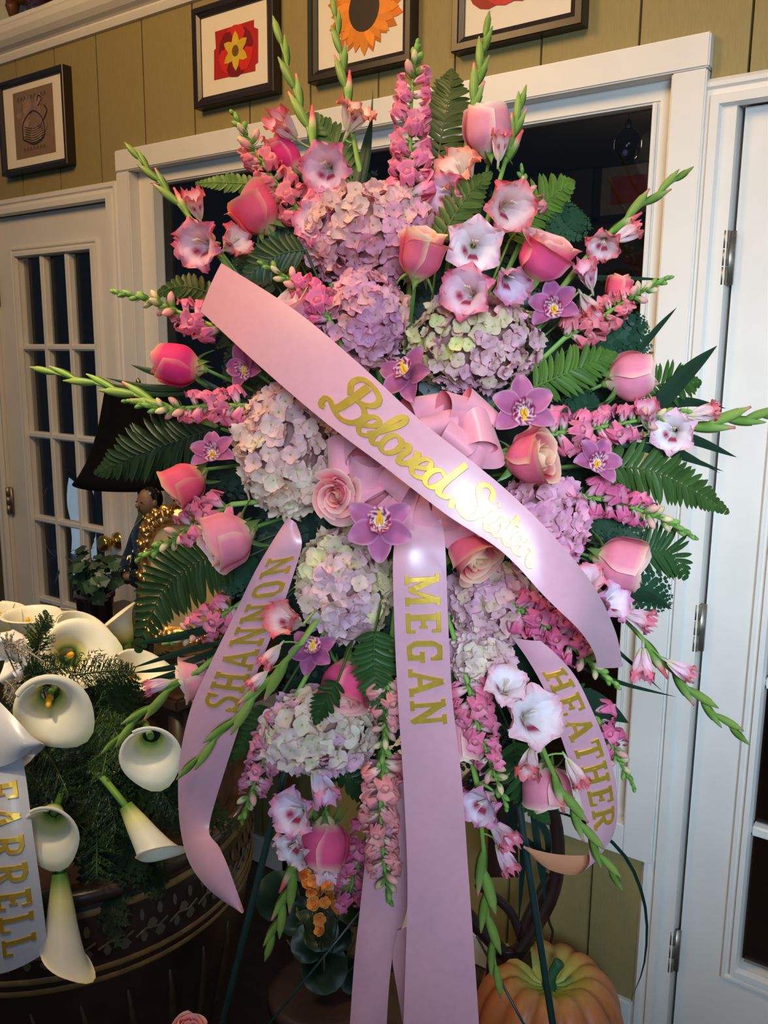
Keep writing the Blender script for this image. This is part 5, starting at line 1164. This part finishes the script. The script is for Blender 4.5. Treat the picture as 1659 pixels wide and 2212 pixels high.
for k in range(15):
    a = af + (k - 6) * 0.17; b = MB()
    for s, (da, dz_) in enumerate(((0, 0), (.045, .022), (-.045, .022), (.04, -.02), (-.04, -.02))):
        L = [on_pot(a + da + q * 0.028 * math.cos(s), 0.56 + dz_ + r_ * 0.5 * 0.02) for q, r_ in ((-1, 0), (-.4, 1), (.4, 1), (1, 0), (.4, -1), (-.4, -1))]
        b.add(L, [(0, 1, 2, 3, 4, 5)])
    b.tube([on_pot(a - .08, 0.545), on_pot(a - .03, 0.555), on_pot(a + .03, .55), on_pot(a + .08, .56)], .002, 5)
    part('leaf_relief', b.mesh('leaf_relief', surf_mat('grey_relief_glaze', (104, 92, 74), 0.4), False), pot)
for k in range(9):
    a = af + (k - 4) * 0.22
    part('brush_stroke', MB().tube([on_pot(a + .03 * j, 0.44 - .07 * j, 0.0) for j in range(5)], [.002, .007, .009, .006, .001], 6).mesh('brush_stroke', surf_mat('ochre_glaze_thin', (76, 58, 40), 0.4, var=0.25, scale=40)), pot)
CORE = UC + np.array([0, 0, 0.66])

def calla_mesh(op):
    nu, nv_ = 33, 20; U, V = grid(nu, nv_); th = U * (math.pi + 0.35)
    t = np.clip((V - 0.45) / 0.55, 0, 1); tip = np.exp(-(th / 0.5) ** 2); wide = 0.5 + 0.5 * np.cos(th)
    r = 0.13 + 0.14 * np.sin(np.clip(V / 0.7, 0, 1) * 1.5) ** 1.2 + t ** 1.8 * (0.02 + 0.30 * op) * (0.50 + 0.55 * wide) + 0.02 * U
    z = V * (0.80 + 0.14 * wide) + t ** 1.5 * 0.16 * wide * (1 - op * .5) - 0.20 * op * t ** 3 * (1 - 0.4 * wide) + 0.05 * tip * t ** 4
    r = r + 0.13 * tip * t ** 5
    # rolled rim
    tr = np.clip((V - 0.9) / 0.1, 0, 1); z = z - 0.05 * tr ** 2 * (0.4 + op)
    v = np.stack([np.cos(th) * r, np.sin(th) * r, z], 1)
    c = mix(lin((96, 140, 44)), lin((228, 222, 150)), sst(0.0, 0.30, V)); c = mix(c, lin((244, 238, 216)), sst(0.25, 0.6, V))
    c = mix(c, lin((206, 214, 150)), np.clip(tip * tr * 0.8, 0, 1))
    return mesh('spathe', v, gridf(nu, nv_), c, WAXY)
def spadix_mesh(): return MB().tube(catmull([(0, 0, .12), (0.01, 0, .4), (0.02, 0, .66)], 8), [.03, .04, .045, .045, .045, .042, .036, .015], 10, lin((240, 178, 44))).mesh('spadix', WAXY)
def calla(label, bx, by, mx, my, wd_, op, out, roll, z, tint=(1, 1, 1), spad=True):
    b = P(bx, by, z + 0.02); L2 = math.hypot(mx - bx, my - by); ang = math.degrees(math.atan2(-(my - by), mx - bx))
    Lm = m(L2, z) / max(math.cos(math.radians(out)), 0.35); ax = sdir(ang, out); ww = m(wd_, z) / (0.72 + 0.35 * op)
    t = thing('calla_lily', label, 'calla lily', b, 'white callas in the planter')
    M = frame(b, ax, UPV if abs(ax.dot(UPV)) < 0.85 else -FWD, (ww, ww, Lm), math.radians(roll))
    part('spathe', cached(('calla', op), lambda: calla_mesh(op)), t, M, tint)
    if spad: part('spadix', cached('spadix', spadix_mesh), t, M)
    part('stem', MB().tube(catmull([b + ax * 0.004, b - ax * 0.06 + (CORE - b) * 0.15, (b * 0.4 + CORE * 0.6), CORE], 10), 0.006, 8, lin((92, 132, 52))).mesh('stem', STEM), t)
calla('calla cut by the picture edge in front of the door', 2, 1372, 12, 1288, 120, 0.6, 20, 90, 1.72)
calla('trumpet calla standing highest beside the white bow', 56, 1386, 72, 1300, 132, 0.7, 18, 150, 1.66)
calla('calla seen from behind, hidden by its taller neighbour', 150, 1396, 112, 1304, 92, 0.6, -20, 0, 1.78, (0.92, 0.9, 0.84))
calla('long trumpet calla turned toward the gilt tray', 104, 1412, 206, 1330, 122, 0.7, 16, -60, 1.64)
calla('rounded calla leaning against the gilt tray', 276, 1390, 244, 1316, 104, 0.6, 10, 180, 1.74, (0.9, 0.86, 0.76))
calla('wide open calla with orange spadix below the long trumpet', 146, 1420, 178, 1398, 158, 1.0, 56, -10, 1.56)
calla('yellow-based calla half hidden by the grass leaves', 240, 1504, 330, 1420, 134, 0.7, 14, -40, 1.50, (0.96, 0.93, 0.84))
calla('large round calla facing forward with yellow spadix', 108, 1496, 130, 1524, 166, 1.0, 66, -45, 1.42)
calla('calla facing down beside the name ribbon', 326, 1588, 340, 1618, 140, 0.7, 66, -75, 1.40, spad=False)
calla('egg-shaped white calla above the planter rim', 118, 1752, 126, 1784, 140, 0.7, 68, -75, 1.36, spad=False)
calla('trumpet calla with green base hanging over the planter relief', 272, 1740, 370, 1864, 100, 0.6, 12, 20, 1.36)
calla('lowest calla with long green throat hanging over the planter', 130, 1884, 150, 2112, 112, 0.6, 6, 20, 1.34)
# feathery asparagus fern
def plume(label, pts, z, hw, n, col, group='feathery ferns around the callas'):
    cv = px_curve(pts, z[0], z[1], 18); t = thing('asparagus_fern', label, 'fern', cv[0], group)
    part('stem', MB().tube(np.vstack([CORE, (CORE + cv[0]) / 2, cv]), 0.0014, 5, col).mesh('stem', STEM), t)
    V_, F_, C_ = [], [], []; k = 0
    for i in range(n):
        f = i / n; j = min(int(f * 17), 16); b = cv[j] + (cv[j + 1] - cv[j]) * (f * 17 - j); tg = nrm(cv[j + 1] - cv[j]); side = nrm(np.cross(tg, FWD)); s = 1 if i % 2 else -1
        L = m(hw, z[0]) * (1 - 0.75 * f) * rng.uniform(0.6, 1.1); d = nrm(side * s + tg * 0.7 + rng.normal(0, 0.25, 3))
        for q in range(9):
            g = (q + 1) / 9; o = b + d * L * g
            for r_ in range(2):
                e = nrm(rng.normal(0, 1, 3) + d * 0.8) * L * 0.20; w2 = nrm(np.cross(e, FWD)) * 0.0009
                V_ += [o - w2, o + w2, o + e]; F_.append((k, k + 1, k + 2)); k += 3; C_ += [col * rng.uniform(0.7, 1.3)] * 3
        w2 = nrm(np.cross(d, FWD)) * 0.0007; V_ += [b - w2, b + w2, b + d * L]; F_.append((k, k + 1, k + 2)); k += 3; C_ += [col] * 3
    o = part('needles', mesh('needles', V_, F_, C_, LEAF, False), t); o['kind'] = 'stuff'
PD = lin((34, 56, 26)); PG = lin((52, 78, 30))
for i, (pts, hw, lb) in enumerate([([(80, 1430), (85, 1370), (105, 1325)], 50, 'feathery fern sprig standing in front of the highest calla'), ([(40, 1470), (90, 1450), (150, 1440)], 70, 'feathery fern under the wide open calla'), ([(150, 1460), (230, 1450), (290, 1450)], 60, 'feathery fern between the open callas and the grass leaves'),
        ([(230, 1500), (250, 1580), (290, 1640)], 90, 'feathery fern beside the round calla'), ([(60, 1600), (110, 1640), (150, 1720)], 100, 'feathery fern below the round calla'), ([(200, 1620), (240, 1720), (250, 1800)], 120, 'feathery fern between the egg-shaped and hanging trumpet callas'),
        ([(120, 1660), (200, 1760), (210, 1900)], 110, 'feathery fern hanging above the planter lip'), ([(300, 1680), (340, 1700), (380, 1760)], 70, 'feathery fern beside the twisting ribbon'), ([(40, 1500), (30, 1540), (60, 1590)], 60, 'feathery fern over the silver loop'),
        ([(180, 1560), (230, 1600), (220, 1680)], 90, 'feathery fern filling the middle of the callas'), ([(260, 1540), (230, 1660), (240, 1760)], 100, 'feathery fern beside the downward calla'), ([(100, 1700), (200, 1700), (280, 1730)], 90, 'feathery fern behind the egg-shaped calla')]):
    plume(lb, pts, (1.50, 1.42), hw, 90, PD if i % 3 else PG)
for lb, pts, hw in (('dark fern frond hanging lowest over the planter', [(170, 1740), (210, 1850), (240, 1950), (256, 2050)], 76), ('dark fern frond hanging toward the twisting ribbon end', [(220, 1720), (280, 1820), (330, 1890), (352, 1940)], 70), ('dark fern frond in the middle of the planter greens', [(200, 1580), (170, 1680), (160, 1760), (180, 1830)], 90),
                    ('dark fern frond behind the hanging trumpet calla', [(240, 1600), (300, 1680), (350, 1740), (440, 1800)], 90), ('dark fern frond below the silver loop', [(40, 1640), (90, 1700), (130, 1740), (190, 1800)], 80), ('dark fern frond beside the egg-shaped calla', [(160, 1700), (230, 1780), (290, 1860), (330, 1880)], 90),
                    ('dark fern frond behind the round calla', [(180, 1620), (230, 1540), (270, 1500), (300, 1460)], 80), ('dark fern frond at the planter lip by the easel leg', [(300, 1640), (380, 1700), (450, 1760), (520, 1790)], 70)):
    frond('leatherleaf_sprig', lb, pts, hw, lin((28, 46, 26)), 11, 0, True, 'dark ferns over the planter', z=(1.52, 1.42), sweep=24, hub=CORE)

# silver ribbons and white bow of the calla arrangement
lp_, rb = ribbon_thing('plain silver satin ribbon loop at the picture edge beside the callas', [(-90, 1690, -90, 1440, 1.36, 1.40), (-20, 1664, -20, 1498, 1.335, 1.37), (30, 1646, 30, 1548, 1.33, 1.345), (62, 1626, 62, 1584, 1.335, 1.335), (78, 1612, 80, 1600, 1.35, 1.35), (70, 1640, 72, 1606, 1.375, 1.37), (20, 1680, 20, 1600, 1.40, 1.40)], M_SILVER, M_SILVER, 50, bulge=0.012)
sv, rb = ribbon_thing('silver satin ribbon with gold capitals cut by the picture edge', [(-70, 1640, 44, 1622, 1.36, 1.36), (-62, 1700, 56, 1680, 1.345, 1.345), (-52, 1800, 70, 1790, 1.33, 1.33), (-40, 1920, 86, 1905, 1.325, 1.325), (-26, 2040, 99, 2010, 1.33, 1.33), (-18, 2105, 101, 2056, 1.335, 1.335)], M_SILVER, M_SILVER, 50, bulge=0.014)
lettering(sv, rb, list('FARRELL'), 0.13, 0.93, 0.30, 0.86, gap=0.22)
BC = P(20, 1420, 1.52); wb_ = thing('white_bow', 'white satin bow between the callas at the picture edge', 'bow', BC)
sv_ = (M_BOW, M_BOWBACK); M_BOW, M_BOWBACK = M_WHITESATIN, M_WHITESATIN
for a, L, w_, o, tw in ((20, 95, 70, 35, .3), (-20, 90, 70, 30, -.3), (55, 90, 60, 25, .2), (-55, 80, 70, 40, 0), (90, 85, 64, 30, .3), (160, 90, 64, 30, 0)): part('loop', bow_loop(a, L, w_, o, tw), wb_)
M_BOW, M_BOWBACK = sv_
for i, (pts, lb) in enumerate((([(10, 1400), (30, 1390), (96, 1430)], 'silvery dried sprig lying over the white bow'), ([(12, 1470), (30, 1490), (20, 1520)], 'silvery tinsel sprig below the white bow'))):
    plume(lb, pts, (1.44, 1.43), 34, 40, lin((150, 138, 120)), 'silvery sprigs on the white bow')

# ------------------------------------------------------------------ table by the door with lamp, statue, tray and ivy
M_TABLE = surf_mat('dark_table_wood', (58, 40, 30), 0.35, var=0.25, scale=8, stretch=(1, 10, 1))
TC = P(330, 1300, 2.24); tx, ty, tz = TC[0], TC[1], 0.80
tb = thing('side_table', 'dark wooden side table behind the callas', 'table', (tx, ty, 0))
part('tabletop', boxme('tabletop', (tx - 0.38, ty - 0.24, tz - 0.03), (tx + 0.36, ty + 0.20, tz), M_TABLE, 0.006), tb)
for sx in (-0.34, 0.32):
    for sy in (-0.20, 0.16): part('leg', MB().tube([(tx + sx, ty + sy, 0), (tx + sx, ty + sy, 0.4), (tx + sx, ty + sy, tz - 0.03)], [0.014, 0.022, 0.026], 10).mesh('leg', M_TABLE), tb)
part('apron', boxme('apron', (tx - 0.34, ty - 0.20, tz - 0.11), (tx + 0.32, ty + 0.16, tz - 0.03), M_TABLE), tb)
# lamp
LC = P(306, 1000, 2.26); lx, ly = LC[0], LC[1]
def zat(px, py, z): return P(px, py, z)[2]
zt, zb = zat(306, 834, 2.26), zat(306, 1042, 2.26)
lamp = thing('table_lamp', 'table lamp with flared black shade by the French door', 'lamp', (lx, ly, tz))
M_SHADE = surf_mat('black_silk_shade', (10, 8, 8), 0.9, var=0.2, scale=60, spec=0.1)
sp_ = [(0.082, 1.0), (0.086, 0.93), (0.094, 0.78), (0.104, 0.6), (0.118, 0.42), (0.136, 0.24), (0.158, 0.09), (0.176, 0.0)]
part('lamp_shade', MB().lathe([(a, zb + (zt - zb) * b) for a, b in sp_] + [(a - 0.003, zb + (zt - zb) * b) for a, b in sp_[::-1]], 48, None, (lx, ly, 0)).mesh('lamp_shade', M_SHADE), lamp)
part('shade_trim', MB().tube([(lx + 0.083 * math.cos(q), ly + 0.083 * math.sin(q), zt) for q in np.linspace(0, 6.2832, 40)], 0.004, 6).mesh('shade_trim', surf_mat('tan_trim_tape', (188, 146, 92), 0.6)), lamp)
part('lamp_base', MB().lathe([(0.001, tz + 0.001), (0.075, tz + 0.001), (0.08, tz + .02), (0.04, tz + .04), (0.02, tz + .08), (0.035, tz + .14), (0.05, tz + .2), (0.035, tz + .27), (0.015, tz + .32), (0.012, zb + 0.1), (0.001, zb + 0.1)], 28, None, (lx, ly, 0)).mesh('lamp_base', M_BRASS), lamp)
part('finial', MB().lathe([(0.001, zt + 0.022), (0.005, zt + .018), (0.007, zt + .01), (0.003, zt + .004), (0.006, zt - .004), (0.003, zt - .03), (0.003, zb + .1)], 12, None, (lx, ly, 0)).mesh('finial', M_BRASS), lamp)
part('spider', MB().tube([(lx - .083, ly, zt), (lx, ly, zt - .012), (lx + .083, ly, zt)], 0.0018, 6).tube([(lx, ly - .083, zt), (lx, ly, zt - .012), (lx, ly + .083, zt)], 0.0018, 6).mesh('spider', M_BRASS), lamp)
# statue of a robed figure
SC = P(322, 1085, 2.06); sx_, sy_ = SC[0], SC[1]; hz = SC[2]
st = thing('robed_statue', 'small glazed statue of a robed bald figure beside the gilt tray', 'statue', (sx_, sy_, tz))
M_ROBE = surf_mat('dark_blue_glaze', (20, 26, 32), 0.12, var=0.3, scale=18, coat=0.6); M_SKIN = surf_mat('brown_bisque', (120, 88, 64), 0.5, var=0.06)
face = nrm(np.array([-FWD[0], -FWD[1], 0]) * 0.8 - np.array([RGT[0], RGT[1], 0]) * 0.7); sd = np.cross([0, 0, 1], face)
Ms = Matrix(((sd[0], face[0], 0, sx_), (sd[1], face[1], 0, sy_), (0, 0, 1, 0), (0, 0, 0, 1)))
sh = hz - 0.055
body = MB().lathe([(0.001, tz + .001), (0.055, tz + .001), (0.058, tz + 0.03), (0.052, tz + .12), (0.048, tz + 0.2), (0.050, sh - .08), (0.056, sh - .03), (0.046, sh - .004), (0.024, sh + .014), (0.015, sh + .02)], 28, None, (0, 0, 0), (1.0, 0.72))
for s in (-1, 1): body.tube(catmull([(s * .048, 0, sh - .02), (s * .060, .015, sh - .08), (s * .038, .048, sh - .12), (s * 0.006, .056, sh - .115)], 10), [.016, .019, .020, .021, .021, .021, .021, .022, .022, .018], 10)
part('robe', body.mesh('robe', M_ROBE), st, Ms)
hd = MB().ball((0, 0, hz), (0.026, 0.030, 0.036), 20).ball((0, 0.031, hz - .004), (0.005, 0.007, 0.008), 8).ball((-.025, 0, hz), (.004, .007, .010), 8).ball((.025, 0, hz), (.004, .007, .010), 8).tube([(0, 0, sh), (0, 0.002, hz - .02)], 0.014, 10)
part('head', hd.mesh('head', M_SKIN), st, Ms)
part('hair', MB().ball((0, -.006, hz + .007), (0.027, 0.029, 0.033), 18).mesh('hair', surf_mat('black_glaze', (20, 16, 16), 0.2)), st, Ms)
part('mouth', MB().ball((0, .028, hz - .017), (.007, .003, .0022), 8).mesh('mouth', surf_mat('dark_red_glaze', (70, 22, 20), 0.4)), st, Ms)
for s in (-1, 1): part('eye', MB().ball((s * .010, .0275, hz + .004), (.005, .002, .0016), 8).mesh('eye', surf_mat('black_glaze', (20, 16, 16), 0.2)), st, Ms)
part('hands', MB().ball((0.004, 0.068, sh - .115), (0.016, 0.012, 0.012), 12).mesh('hands', M_SKIN), st, Ms)
# gilt tray leaning upright
M_GILT = surf_mat('old_gilt', (196, 152, 92), 0.26, 0.9, 0.25, 60, bump=0.6); M_PLATE = surf_mat('worn_gilt_plate', (206, 176, 128), 0.38, 0.55, 0.12, 12)
GC = P(398, 1246, 1.98); gn = nrm(np.array([-FWD[0], -FWD[1], 0.0]) - RGT * 0.1 + np.array([0, 0, 0.10])); 
Mg = frame(GC, gn, (0, 0, 1), 1)
tr = thing('gilt_tray', 'ornate gilt tray with scalloped rim standing behind the snapdragons', 'tray', (GC[0], GC[1], tz))
hw_, hh_ = 0.100, 0.148
def rrect(u):
    a = u * 2 * math.pi; c_, s_ = math.cos(a), math.sin(a); e = 0.55
    return np.array([hw_ * math.copysign(abs(c_) ** e, c_), hh_ * math.copysign(abs(s_) ** e, s_), 0])
K = 180; V_, F_ = [], []
for i in range(K):
    u = i / K; c0 = rrect(u); o = nrm(c0); scal = 1 + 0.06 * abs(math.sin(u * 26 * math.pi))
    for j, (r_, h_) in enumerate(((0.80, -0.004), (0.83, 0.006), (0.88, 0.012 + 0.004 * math.sin(u * 150)), (0.94, 0.014 + 0.005 * math.sin(u * 200 + 1)), (1.0, 0.010 + 0.004 * math.sin(u * 170)), (1.06 * scal, 0.006), (1.08 * scal, -0.002))): V_.append(c0 * r_ + np.array([0, 0, h_]))
part('rim', mesh('rim', V_, [(i * 7 + j, ((i + 1) % K) * 7 + j, ((i + 1) % K) * 7 + j + 1, i * 7 + j + 1) for i in range(K) for j in range(6)], None, M_GILT), tr, Mg)
part('plate', mesh('plate', [rrect(i / K) * 0.82 + np.array([0, 0, -0.002]) for i in range(K)], [tuple(range(K))], None, M_PLATE, False), tr, Mg)
for k in range(22):
    u = k / 22; q = rrect(u) * 1.0; part('rosette', MB().ball(q + np.array([0, 0, 0.012]), (0.011, 0.011, 0.008), 8).ball(q + np.array([0.008, 0.006, 0.014]), 0.006, 6).ball(q + np.array([-0.007, 0.007, 0.014]), 0.006, 6).mesh('rosette', M_GILT), tr, Mg)
part('foot', boxme('foot', (-0.07, -hh_ * 1.05 - 0.03, -0.03), (0.07, -hh_ * 1.0, 0.012), M_GILT, 0.004), tr, Mg)
part('handle', MB().tube(catmull([(-0.03, hh_ * 1.0, 0.0), (-0.02, hh_ * 1.14, 0.01), (0.02, hh_ * 1.14, 0.01), (0.03, hh_, 0)], 16), 0.006, 8).mesh('handle', M_GILT), tr, Mg)
solo('tray_stand', boxme('tray_stand', (GC[0] - 0.08, GC[1] - 0.05, tz + 0.0005), (GC[0] + 0.08, GC[1] + 0.06, GC[2] - hh_ - 0.022), M_BLACKWOOD, 0.004), 'black wooden block stand carrying the gilt tray', 'stand')
# ivy in a dark pot
IC = P(205, 1300, 1.98); ix, iy = IC[0], IC[1]; it = zat(205, 1276, 1.98)
iv = thing('potted_ivy', 'dark potted ivy in front of the brass knob', 'plant', (ix, iy, tz))
part('pot', MB().lathe([(0.001, tz + .001), (0.032, tz + .001), (0.042, it - .012), (0.046, it - .012), (0.046, it), (0.040, it), (0.038, it - .02), (0.001, it - .02)], 28, None, (ix, iy, 0)).mesh('pot', surf_mat('dark_plum_glaze', (44, 30, 42), 0.25, coat=0.5)), iv)
def ivy_mesh():
    p = [(0, 0), (.25, .28), (.1, .42), (.45, .36), (.55, .5), (1, 0), (.55, -.5), (.45, -.36), (.1, -.42), (.25, -.28)]
    return mesh('leaf', [(a, b, 0.05 * abs(b) - .1 * a * a) for a, b in p], [(0, 1, 2, 3, 4, 5), (0, 5, 6, 7, 8, 9)], [(1, 1, 1)] * 10, LEAF, False)
for k in range(70):
    q = rng.normal(0, 1, 3); q = nrm(q) * rng.uniform(0.3, 1.0); c = np.array([ix, iy, it + 0.045]) + q * np.array([0.095, 0.075, 0.06])
    if c[2] < it - 0.02 and np.hypot(c[0] - ix, c[1] - iy) < 0.05: continue
    part('leaf', cached('ivy', ivy_mesh), iv, frame(c, nrm(q + np.array([0, -0.5, 0.6])), rng.normal(0, 1, 3), rng.uniform(0.024, 0.042)), lin((36, 58, 34)) * rng.uniform(0.6, 1.3))
    if k % 5 == 0: part('vine', MB().tube(catmull([(ix, iy, it - .01), (ix + q[0] * .03, iy + q[1] * .03, it + .05), c], 6), 0.0014, 5, lin((60, 66, 36))).mesh('vine', STEM), iv)

# ------------------------------------------------------------------ pumpkin, chair and begonia below the spray
PC = P(1186, 2150, 1.82); px_, py_ = PC[0], PC[1]
pk = thing('pumpkin', 'orange-brown ribbed pumpkin on the floor by the wall', 'pumpkin', (px_, py_, 0))
n, kk = 112, 26; V_, C_ = [], []
for j in range(kk):
    ph = math.pi * (j + 0.001) / (kk - 1); 
    for i in range(n):
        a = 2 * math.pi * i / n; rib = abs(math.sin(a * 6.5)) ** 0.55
        r_ = 0.160 * math.sin(ph) ** 0.75 * (0.90 + 0.10 * rib); z_ = 0.145 + 0.143 * math.cos(ph) * (0.93 + 0.07 * rib) - (0.06 * math.exp(-(ph / 0.30) ** 2))
        V_.append((px_ + r_ * math.cos(a), py_ + r_ * math.sin(a), max(z_, 0.0)))
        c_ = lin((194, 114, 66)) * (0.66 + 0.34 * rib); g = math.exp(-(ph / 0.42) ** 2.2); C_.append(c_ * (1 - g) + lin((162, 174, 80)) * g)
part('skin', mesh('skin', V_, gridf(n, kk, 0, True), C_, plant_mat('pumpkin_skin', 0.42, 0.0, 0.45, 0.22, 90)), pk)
part('stalk', MB().tube(catmull([(px_, py_, 0.215), (px_ + .002, py_ - .004, 0.25), (px_ + .010, py_ + .004, 0.275), (px_ + .016, py_ + .01, 0.29)], 10), [.024, .018, .014, .012, .011, .011, .011, .012, .013, .011], 9, lin((44, 92, 60))).mesh('stalk', STEM), pk)
# carved dark chair against the wall
M_MAHOG = surf_mat('dark_mahogany', (46, 28, 25), 0.3, var=0.3, scale=12, coat=0.2)
cz = 1.86
def flatbar(pts, wid, thick=0.012, z=cz):
    p = catmull([(a, b, 0) for a, b in pts], 40); b = MB(); cv = np.array([P(q[0], q[1], z) for q in p]); tg = np.gradient(cv, axis=0); v = []
    for i in range(len(cv)):
        s = nrm(np.cross(tg[i], FWD)); w2 = m(wid[0] + (wid[1] - wid[0]) * i / (len(cv) - 1), z) / 2
        v += [cv[i] - s * w2 - FWD * thick, cv[i] + s * w2 - FWD * thick, cv[i] + s * w2 + FWD * thick, cv[i] - s * w2 + FWD * thick]
    b.add(v, gridf(4, len(cv), 0, True) + [(3, 2, 1, 0)]); return b.mesh('chair_rail', M_MAHOG)
seat_z = 0.36
cb = P(1090, 2120, cz); chair = thing('carved_chair', 'dark carved chair with curved back behind the pumpkin', 'chair', (cb[0], cb[1], 0))
part('back_hoop', flatbar([(1108, 2070), (1150, 2010), (1192, 1930), (1205, 1850), (1196, 1760), (1160, 1690), (1090, 1650), (1010, 1690), (975, 1780), (975, 1880), (1000, 1960), (1050, 2020), (1100, 2070)], (26, 26)), chair)
part('splat', flatbar([(1085, 1690), (1086, 1760), (1086, 1830), (1086, 1892)], (60, 66), 0.008), chair)
part('scroll', flatbar([(1128, 2030), (1104, 1972), (1070, 1938), (1030, 1910)], (20, 14), 0.008), chair)
part('scroll', flatbar([(1124, 2030), (1140, 1980), (1166, 1930), (1186, 1890)], (20, 14), 0.008), chair)
part('back_post', flatbar([(1100, 2050), (1100, 2110), (1098, 2170)], (90, 110), 0.012), chair)
sb = P(1096, 2170, cz); part('seat', boxme('seat', (sb[0] - 0.20, sb[1] - 0.10, sb[2] - 0.06), (sb[0] + 0.10, sb[1] + 0.05, sb[2] - 0.01), M_MAHOG, 0.012), chair)
for ax_, ay_ in ((-0.18, -0.08), (-0.18, 0.03), (0.08, 0.03), (-0.10, -0.08)): part('leg', MB().tube([(sb[0] + ax_, sb[1] + ay_, 0), (sb[0] + ax_, sb[1] + ay_, sb[2] - 0.05)], [0.012, 0.018], 8).mesh('leg', M_MAHOG), chair)
solo('lamp_cord', MB().tube(np.array([P(a, b, 1.93) for a, b in catmull([(1180, 1950), (1186, 1990), (1194, 2015), (1184, 2050)], 16)[:, :2]]), 0.003, 6).mesh('lamp_cord', M_BLACKWOOD), 'black cord hanging between the chair and the wall', 'cord')
# begonia
bz = 1.62; BQ = P(700, 2150, bz); bg = thing('begonia_plant', 'shaded potted begonia with small orange flowers behind the easel leg', 'plant', (BQ[0], BQ[1], 0))
bt = P(700, 2130, bz)[2]
part('pot', MB().lathe([(0.001, 0), (0.07, 0), (0.095, bt - 0.03), (0.105, bt - 0.03), (0.105, bt), (0.09, bt), (0.001, bt - 0.02)], 32, None, (BQ[0], BQ[1], 0)).mesh('pot', surf_mat('dark_terracotta', (60, 38, 30), 0.6)), bg)
def round_leaf():
    n_ = 14; v = [(0.1, 0, 0)] + [(0.5 + 0.5 * math.cos(a) * (1 if abs(a - math.pi) > .3 else .7), 0.52 * math.sin(a), 0.05 * math.sin(5 * a)) for a in np.arange(n_) * 2 * math.pi / n_]
    return mesh('leaf', v, [(0, i + 1, (i + 1) % n_ + 1) for i in range(n_)], [(0.8, .8, .8)] + [(1, 1, 1)] * n_, LEAF)
def beg_flower():
    b = MB()
    for r_, n_, h_ in ((0.5, 5, 0.0), (0.34, 5, 0.14), (0.18, 4, 0.24)):
        for k in range(n_):
            a = k * 2 * math.pi / n_ + r_ * 5; U, V = grid(4, 4); hw2 = r_ * 0.62 * np.sin(np.pi * np.clip(V * .75 + .12, 0, 1)); x = r_ * V; y = U * hw2
            b.add(np.stack([x * math.cos(a) - y * math.sin(a), x * math.sin(a) + y * math.cos(a), h_ + 0.22 * V ** 2], 1), gridf(4, 4), mix(lin((236, 110, 44)), lin((244, 176, 90)), V))
    return b.mesh('blossom', PETAL)
for i, (x, y) in enumerate([(650, 2010), (700, 2060), (660, 2060), (760, 2000), (640, 1960), (770, 2060), (720, 1960), (790, 1990), (740, 2080), (680, 1990), (620, 2030), (800, 2050)]):
    c = P(x, y, bz + rng.uniform(-.05, .06)); part('leaf', cached('rleaf', round_leaf), bg, frame(c, nrm(-FWD + np.array([0, 0, 0.6]) + rng.normal(0, .25, 3)), rng.normal(0, 1, 3), m(rng.uniform(70, 100), bz)), lin((26, 46, 28)) * rng.uniform(.8, 1.2))
    part('leaf_stalk', MB().tube([c, (BQ[0], BQ[1], bt - .02)], 0.002, 5, lin((70, 70, 40))).mesh('leaf_stalk', STEM), bg)
for i, (x, y, s) in enumerate([(690, 1872, 34), (655, 1890, 34), (664, 1912, 28), (678, 1902, 28), (690, 1926, 26), (706, 1910, 24), (715, 1936, 26), (672, 1926, 24), (678, 1952, 30), (702, 1950, 24), (734, 1962, 28), (690, 1986, 28), (692, 2010, 26), (722, 1956, 22)]):
    c = P(x, y, bz - 0.06 + rng.uniform(-.02, .02)); part('blossom', cached('begf', beg_flower), bg, frame(c, nrm(-FWD + UPV * .4 + rng.normal(0, .4, 3)), None, m(s, bz)), np.ones(3) * rng.uniform(.8, 1.05))
    part('flower_stalk', MB().tube([c, (BQ[0], BQ[1], bt - .02)], 0.0012, 5, lin((36, 40, 22))).mesh('flower_stalk', STEM), bg)
# a rose at the very bottom edge
rz = 1.12
rose('pink rose tip at the bottom edge below the planter', 404, 2252, 74, 100, 75, 8, 'pale', 0.2, 0, True, group='roses in the lower arrangement', end=P(380, 2700, 1.15), z=rz)
